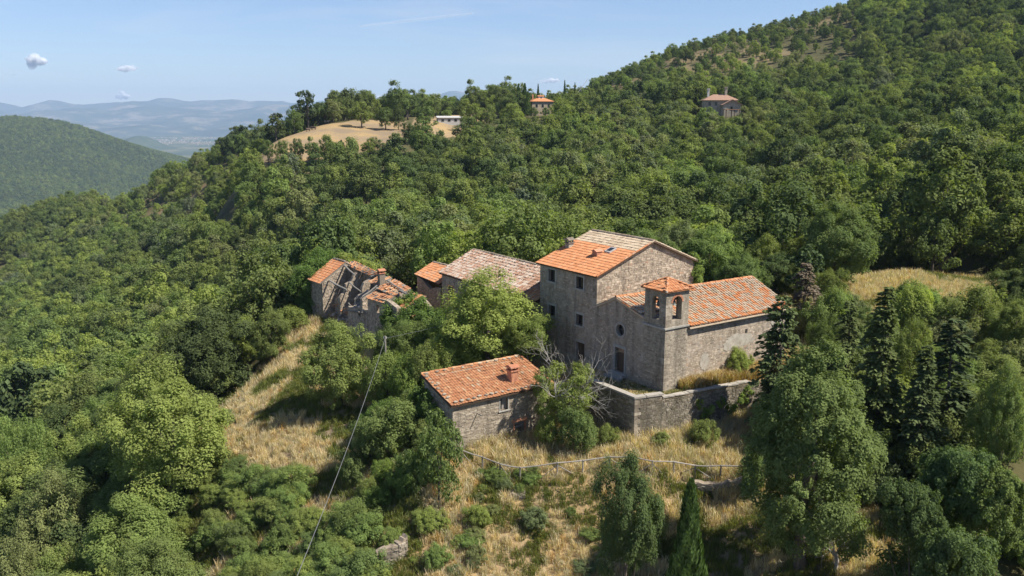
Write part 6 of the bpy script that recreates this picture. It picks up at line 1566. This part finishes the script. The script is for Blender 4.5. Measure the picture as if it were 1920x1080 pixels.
for i_ in range(30):                                        # shrubs crowding the left side of the small house
    u, v = random.uniform(650, 845), random.uniform(715, 890)
    if inpoly(u, v, [(690, 740), (760, 735), (792, 790), (845, 870), (850, 900), (680, 890), (655, 850)]).all():
        p = zplane(u, v + 12, -4.3); x, y = p[0], p[1]; k = random.choice(['bush_d', 'bush', 'bush_i', 'bush_d']); s_ = random.uniform(.5, .85)
        if inpoly(*[np.array([q]) for q in loc(p)[:2]], [(6.5, -15.2), (11.8, -15.2), (11.8, -5), (6.5, -5)])[0]: continue
        plant(near[k], 'shrub', (x, y, G(x, y) - .1), s_, s_ * random.uniform(.9, 1.5), random.uniform(0, 6.28), f"{LOOK[k]} shrub in the thicket at the left side of the small house", 'shrub', f"{LOOK[k]} shrubs beside the left gable of the small house")
# single trees round the far dry field
far_solo = [('pine', 455, 250, 22, 352), ('pine', 474, 240, 20, 350), ('pine', 492, 236, 20, 352), ('pine', 508, 231, 20, 354), ('pine', 524, 226, 20, 356), ('pine', 540, 219, 22, 358), ('pine', 556, 206, 24, 362), ('pine', 574, 199, 26, 366), ('pine', 596, 196, 26, 368), ('pine', 614, 204, 24, 372), ('oak', 634, 200, 34, 374), ('pine', 652, 190, 26, 378),
            ('oak', 676, 194, 44, 352), ('oak', 704, 183, 28, 395), ('dark', 726, 186, 26, 400), ('oak', 722, 198, 40, 352), ('dark', 746, 199, 28, 352), ('pine', 764, 178, 40, 400), ('oak', 797, 204, 48, 345), ('oak', 813, 187, 34, 420), ('dark', 838, 186, 22, 470), ('dark', 858, 189, 22, 470), ('light', 838, 210, 22, 410), ('oak', 872, 190, 34, 430), ('oak', 889, 208, 46, 372), ('oak', 913, 210, 40, 374), ('dark', 905, 188, 24, 450), ('light', 926, 184, 30, 440), ('oak', 1023, 201, 17, 408), ('oak', 1042, 196, 20, 410), ('dark', 952, 186, 26, 415), ('oak', 1000, 214, 20, 404), ('oak', 500, 262, 30, 300), ('oak', 530, 264, 34, 298), ('oak', 690, 262, 30, 302), ('olive', 716, 266, 26, 303), ('oak', 742, 258, 32, 308), ('dark', 768, 246, 34, 318), ('oak', 585, 258, 36, 296), ('oak', 558, 256, 30, 298), ('oak', 612, 252, 36, 298), ('pine', 640, 258, 16, 300), ('olive', 700, 258, 26, 305), ('dark', 660, 264, 24, 300)]
for k_, (kn, u, vt, w_, Y) in enumerate(far_solo):
    t_ = at(u, vt, Y); g0 = G(t_[0], t_[1]); p = far[kn][k_ % len(far[kn])]; r = w_ / 2 * Y / F; h = max(t_[2] - g0, 2.2 * r)
    gname = 'dark pines along the left edge of the dry field' if kn == 'pine' and u < 640 else 'single trees round the dry field'
    plant(p, {'pine': 'pine_tree', 'dark': 'holm_oak_tree', 'light': 'young_oak_tree'}.get(kn, 'oak_tree'), (t_[0], t_[1], g0), r / p.R, h / p.H, random.uniform(0, 6.28),
          'dark pine in the row along the left edge of the dry field' if kn == 'pine' and u < 640 else f'{dict(pine="tall dark pine", oak="round crowned oak", dark="dark holm oak", light="bright young oak", olive="olive green oak")[kn]} standing on the dry field shoulder', 'tree', f'{kn} {gname}' if kn != 'pine' or u >= 640 else gname)
for k_, (u, vt, w_, Y) in enumerate(((972, 160, 12, 416), (984, 158, 12, 418), (990, 172, 10, 412), (1009, 159, 6, 436), (1059, 152, 6, 450), (1078, 156, 5, 455), (964, 172, 12, 412), (1464, 172, 8, 330))):
    t_ = at(u, vt, Y); g0 = G(t_[0], t_[1]); p = far['cypress'][0]; plant(p, 'cypress', (t_[0], t_[1], g0), w_ / 2 * Y / F / p.R, max(3, t_[2] - g0) / p.H, 0, 'slim dark cypress standing near the far country house' if k_ < 7 else 'slim dark cypress right of the stone villa', 'tree', 'cypresses by the far country house' if k_ < 7 else None)
# ivy: leaf masses hung over the ruin and the house corner
def ivy(pts, n, size, label, m='leaf_ivy', name='ivy'):
    c = W(*np.mean([p[:3] for p in pts], axis=0)); L_ = [(*(W(*p[:3]) - c), p[3]) for p in pts]
    V, Q, X = crown(L_, n, size, up=.45, clumps=10, cs=.45, spread=.6)
    tag(put(name, mesh_data(name, V, Q, M[m], X), None, c), label, 'ivy')
ivy([(52.3, -8.3, 0, 1.2), (52.6, -7.2, 1.3, 1.3), (52.7, -6.2, 2.3, 1.2), (52.6, -5.0, 3.2, 1.0), (53.2, -7.8, -1.4, 1.5), (53.6, -6.2, 0, 1.5), (53.6, -4.4, 1.6, 1.6), (54.2, -7, -2.2, 1.6), (51.6, -8.6, -1.8, .9), (54.5, -4, .2, 1.7), (55, -6, -1.2, 1.7), (53.4, -8.8, -2.6, 1.5), (52.8, -8.4, 2.0, 1.1), (54.5, -5, 2.6, 1.4), (55.5, -4, 2.8, 1.6), (56, -7.5, -2.4, 1.8), (53.2, -7.6, 2.8, 1.1), (54.0, -6.4, 3.4, 1.3), (54.8, -5.6, 3.6, 1.3), (53.6, -9.2, .6, 1.3), (54.6, -8.4, 1.4, 1.5)], 34000, .17, 'thick ivy covering the left end of the ruined house')
ivy([(50.5, -3.6, 3.6, .8), (48.0, -3.4, 3.6, .7), (52, -3.8, 3.7, .8), (46, -3.2, 3.4, .6), (51, -2.5, 3.0, 1.1), (47, -2.2, 2.6, 1.1)], 5000, .18, 'yellow green creeper spilling over the ruin ridge', 'leaf_light')
pts_ = []
for a in np.arange(21.5, 31.0, 1.15):
    for (b, z, r) in ((-8.3, -.6, 1.3), (-7.6, .8, 1.2), (-5.8, 1.5, 1.15)):
        k_ = 1 - .06 * max(0, 27 - a); pts_.append((a + random.uniform(-.4, .4), b + random.uniform(-.4, .4), (z + 1.6) * k_ - 1.0 + random.uniform(-.3, .3), r * random.uniform(.8, 1.1)))
ivy(pts_, 30000, .20, 'broad mound of green ivy burying the right end of the ruin')
ivy([(30.6, -7.3, 2.0, .5), (30.0, -7.0, 2.4, .45), (29.4, -6.4, 2.5, .5), (29.6, -7.2, 1.5, .7), (29.0, -6.8, 1.7, .8)], 2600, .17, 'bright ivy streak climbing beside the small orange roof remnant', 'leaf_light')
ivy([(8.4, 11.6, 8.0, .6), (8.2, 11.7, 7.0, .7), (8.4, 11.8, 6.0, .75), (8.6, 11.7, 8.4, .4), (8.3, 11.9, 5.0, .8), (8.7, 12.1, 6.8, .6), (8.6, 12.0, 4.0, .8)], 6000, .16, 'ivy climbing the back corner of the tall house')
ivy([(8.6, -14.9, -1.4, .5), (9.6, -15.0, -1.0, .7), (10.6, -15.0, -.6, .7), (9.4, -15.1, -2.2, .8), (10.6, -15.3, -2.0, .9), (11.4, -15.0, -.6, .8)], 6000, .16, 'ivy clinging to the left gable of the small house')
ivy([(-1.5, 2.5, -.9, .35), (-1.6, 3.4, -1.5, .5), (-1.75, 4.6, -1.1, .4), (-1.9, 5.6, -1.8, .6), (-2.0, 6.6, -1.3, .6), (-1.55, 2.9, -2.2, .5), (-2.1, 7.4, -.6, .5)], 4200, .14, 'ivy patches on the sunlit retaining wall below the nave')
# the half dead tree by the retaining wall
def bare(name, a, b, z, h, m, label, depth=3, n=5, seed=3, l=.42, cat='tree'):
    global rng
    rng = np.random.default_rng(seed); mb = MB(); c = W(a, b, z)
    mb.tube([(0, 0, -.3), (.1, .05, h * .25), (.05, .15, h * .45)], [.13, .11, .09], 6)
    for k in range(n):
        th = 6.28 * k / n + rng.uniform(-.4, .4); d = np.array([math.cos(th) * .75, math.sin(th) * .75, .75 + rng.uniform(-.2, .5)])
        twigs(mb, np.array([.05, .15, h * (.3 + .15 * rng.random())]), d / np.linalg.norm(d), h * l, .06, depth, .6, .12, 4, 4)
    r_ = empty(name, c, 0, label, cat); mb.build('branches', M[m], r_)
    return r_
dt = bare('half_dead_tree', 3.9, -6.7, -3.6, 7.2, 'bark_pale', 'half dead tree with pale bare branches above green leaves beside the retaining wall', 3, 5, 3, .38)
LB = [(random.uniform(-1.9, 2.0), random.uniform(-1.6, 1.6), random.uniform(2.0, 5.4), random.uniform(.5, .9)) for _ in range(30)]
V, Q, X = crown(LB, 17000, .14, up=.4, clumps=8, cs=.45); put('crown', mesh_data('crown', V, Q, M['leaf_light'], X), dt)
p_ = hit(1565, 1078); ll = loc(p_)
bare('bare_shrub', ll[0], ll[1], G(p_[0], p_[1]), 2.6, 'bark_pale', 'tangle of bare grey twigs at the bottom edge below the large oak', 3, 8, 5, .45, 'shrub')
b_ = at(1512, 480, 73); ll = loc(b_)
p_ = at(70, 830, 78); ll = loc(p_)
bare('bare_tree', ll[0], ll[1], G(p_[0], p_[1]) + .5, 3.2, 'bark_pale', 'bare grey branches sticking out of the loose trees at the far left', 3, 6, 8, .4)
rng = np.random.default_rng(11)

# dry stone walls of the bank
dry_wall('short tall stump of dry stone wall under the grassy ledge', [(708, 1072), (748, 1062), (765, 1040)], 1.25)
dry_wall('broken dry stone terrace wall below the right end of the fence', [(1300, 932), (1345, 927), (1390, 920)], .7)
dry_wall('crumbling dry stone wall half hidden by weeds below the curving fence', [(955, 940), (985, 938)], .45)

# ================================================================== grass
def tuft(name, n, h, w, m, spread=.28, lean=.45):
    th = rng.uniform(0, 6.283, n); r = spread * np.sqrt(rng.random(n)); B0 = np.stack([r * np.cos(th), r * np.sin(th), np.zeros(n) - .05], 1)
    ln = rng.uniform(0, 6.283, n); k = lean * rng.uniform(.2, 1.2, n); hh = h * rng.uniform(.5, 1.15, n)
    D = np.stack([np.cos(ln) * k, np.sin(ln) * k, np.zeros(n)], 1); S = np.stack([-np.sin(ln), np.cos(ln), np.zeros(n)], 1) * (w * rng.uniform(.6, 1.3, n))[:, None]
    M1 = B0 + D * hh[:, None] * .35 + np.array([0, 0, 1]) * hh[:, None] * .62; T1 = B0 + D * hh[:, None] + np.array([0, 0, 1]) * hh[:, None] * (1 - .35 * k)[:, None]
    V = np.stack([B0 - S * .5, B0 + S * .5, M1 + S * .4, M1 - S * .4, T1 + S * .12, T1 - S * .12], 1).reshape(-1, 3)
    i = np.arange(n)[:, None] * 6; Q = np.concatenate([i + np.array([[0, 1, 2, 3]]), i + np.array([[3, 2, 4, 5]])])
    return put_hidden(name, mesh_data(name, V, Q, M[m], np.repeat(rng.random(n), 6)))
tf = [tuft('straw_tuft', 34, .62, .030, 'straw'), tuft('straw_tuft_b', 26, .42, .032, 'straw', .34, .8), tuft('straw_tuft_c', 30, .85, .028, 'straw', .22, .35), tuft('green_tuft', 30, .45, .036, 'blade', .3, .6), tuft('green_tuft_b', 24, .65, .036, 'blade', .25, .4), tuft('rust_tuft', 30, .8, .03, 'straw_rust', .25, .35)]
n = 135000
gx_, gy_ = rng.uniform(-42, 58, n), rng.uniform(34, 104, n)
ok = inpoly(gx_, gy_, pull(BANK, 1)) | inpoly(gx_, gy_, pull(YARD, 1)) | ((gx_ > -14) & (gx_ < 24) & (gy_ < 62)) | inpoly(gx_, gy_, FIELD4) | inpoly(gx_, gy_, RSIDE) | inpoly(gx_, gy_, LSIDE)
q_ = np.stack([gx_, gy_, np.zeros(n)], 1) - P0; la, lb_ = q_ @ AX, q_ @ BX
def inab(P): return inpoly(la, lb_, P)
for P in ([(0, -.1), (8.1, -.1), (8.1, 14.6), (0, 14.6)], [(8, -.1), (16.2, -.1), (16.2, 11.5), (8, 11.5)], [(16, -.1), (34.5, -.1), (34.5, 8.5), (16, 8.5)], [(34, 0), (40.5, 0), (40.5, 5), (34, 5)], [(sA - .1, sL - .1), (sB + .1, sL - .1), (sB + .1, sR_ + .1), (sA - .1, sR_ + .1)], [(28.8, -8.2), (52.5, -8.2), (52.5, -1.8), (28.8, -1.8)], tr_): ok &= ~inab(P)
bare_ = vnoise(gx_, gy_, 2.6, 77) * .6 + vnoise(gx_, gy_, 7, 78) * .4
ok &= rng.random(n) < np.clip(1.25 - bare_ * .9, .25, 1)
gx_, gy_, la, lb_ = gx_[ok], gy_[ok], la[ok], lb_[ok]; n = len(gx_)
gzz = ground(gx_, gy_); pr_ = proj(np.stack([gx_, gy_, gzz], 1))
gn = vnoise(gx_, gy_, 4.2, 81) * .6 + vnoise(gx_, gy_, 1.5, 82) * .4
grn = (gn > .59) | ((pr_[:, 1] > 905) & (gn > .49)) | ((pr_[:, 0] > 600) & (pr_[:, 0] < 700) & (pr_[:, 1] > 765) & (pr_[:, 1] < 830) & (gn > .35))
pick = np.where(grn, rng.integers(3, 5, n), rng.integers(0, 3, n)); pick[(~grn) & (rng.random(n) < .06)] = 5
sc_ = rng.uniform(.6, 1.25, n) * (.75 + .5 * vnoise(gx_, gy_, 5, 83))
scatter('dry_grass', np.stack([gx_, gy_, gzz - .03], 1), np.stack([rng.normal(0, .12, n), rng.normal(0, .12, n), rng.uniform(0, 6.28, n)], 1), np.stack([sc_] * 3, 1), pick, tf, 'tall dry straw coloured grass with green patches on the bank and foreground')
# grass on the terrace: tall and rusty beside the nave, short and dark before the door
T2 = []
for k in range(5200):
    b = random.uniform(-2.75, 13.8); a0_ = .1 if b > .0 else 7.5
    wl_ = np.interp(b, [-3.3, -1, 7.8, 13.2], [-.45, -.95, -1.95, -3.0]) + .62; hi_ = .12 if b > -.05 else 6
    a = random.uniform(wl_, hi_)
    if b < -.05 and (a > 7.6 or (4.0 < a < 6.1 and b > -1.0) or random.random() < .45): continue
    T2.append((a, b))
T2 = np.array(T2); side = T2[:, 1] > 1.8; n = len(T2)
Pw = np.array([W(a, b, -.03) for a, b in T2]); pk = np.where(side, rng.choice([5, 5, 5, 2, 4], n), rng.choice([1, 3, 3, 1], n)); sc_ = np.where(side, rng.uniform(.8, 1.35, n), rng.uniform(.3, .6, n))
tf2 = [put_hidden('terrace_' + o.name, o.data) for o in tf]
scatter('terrace_grass', Pw, np.stack([rng.normal(0, .15, n), rng.normal(0, .15, n), rng.uniform(0, 6.28, n)], 1), np.stack([sc_] * 3, 1), pk, tf2, 'rust coloured tall dry grass on the terrace beside the church')
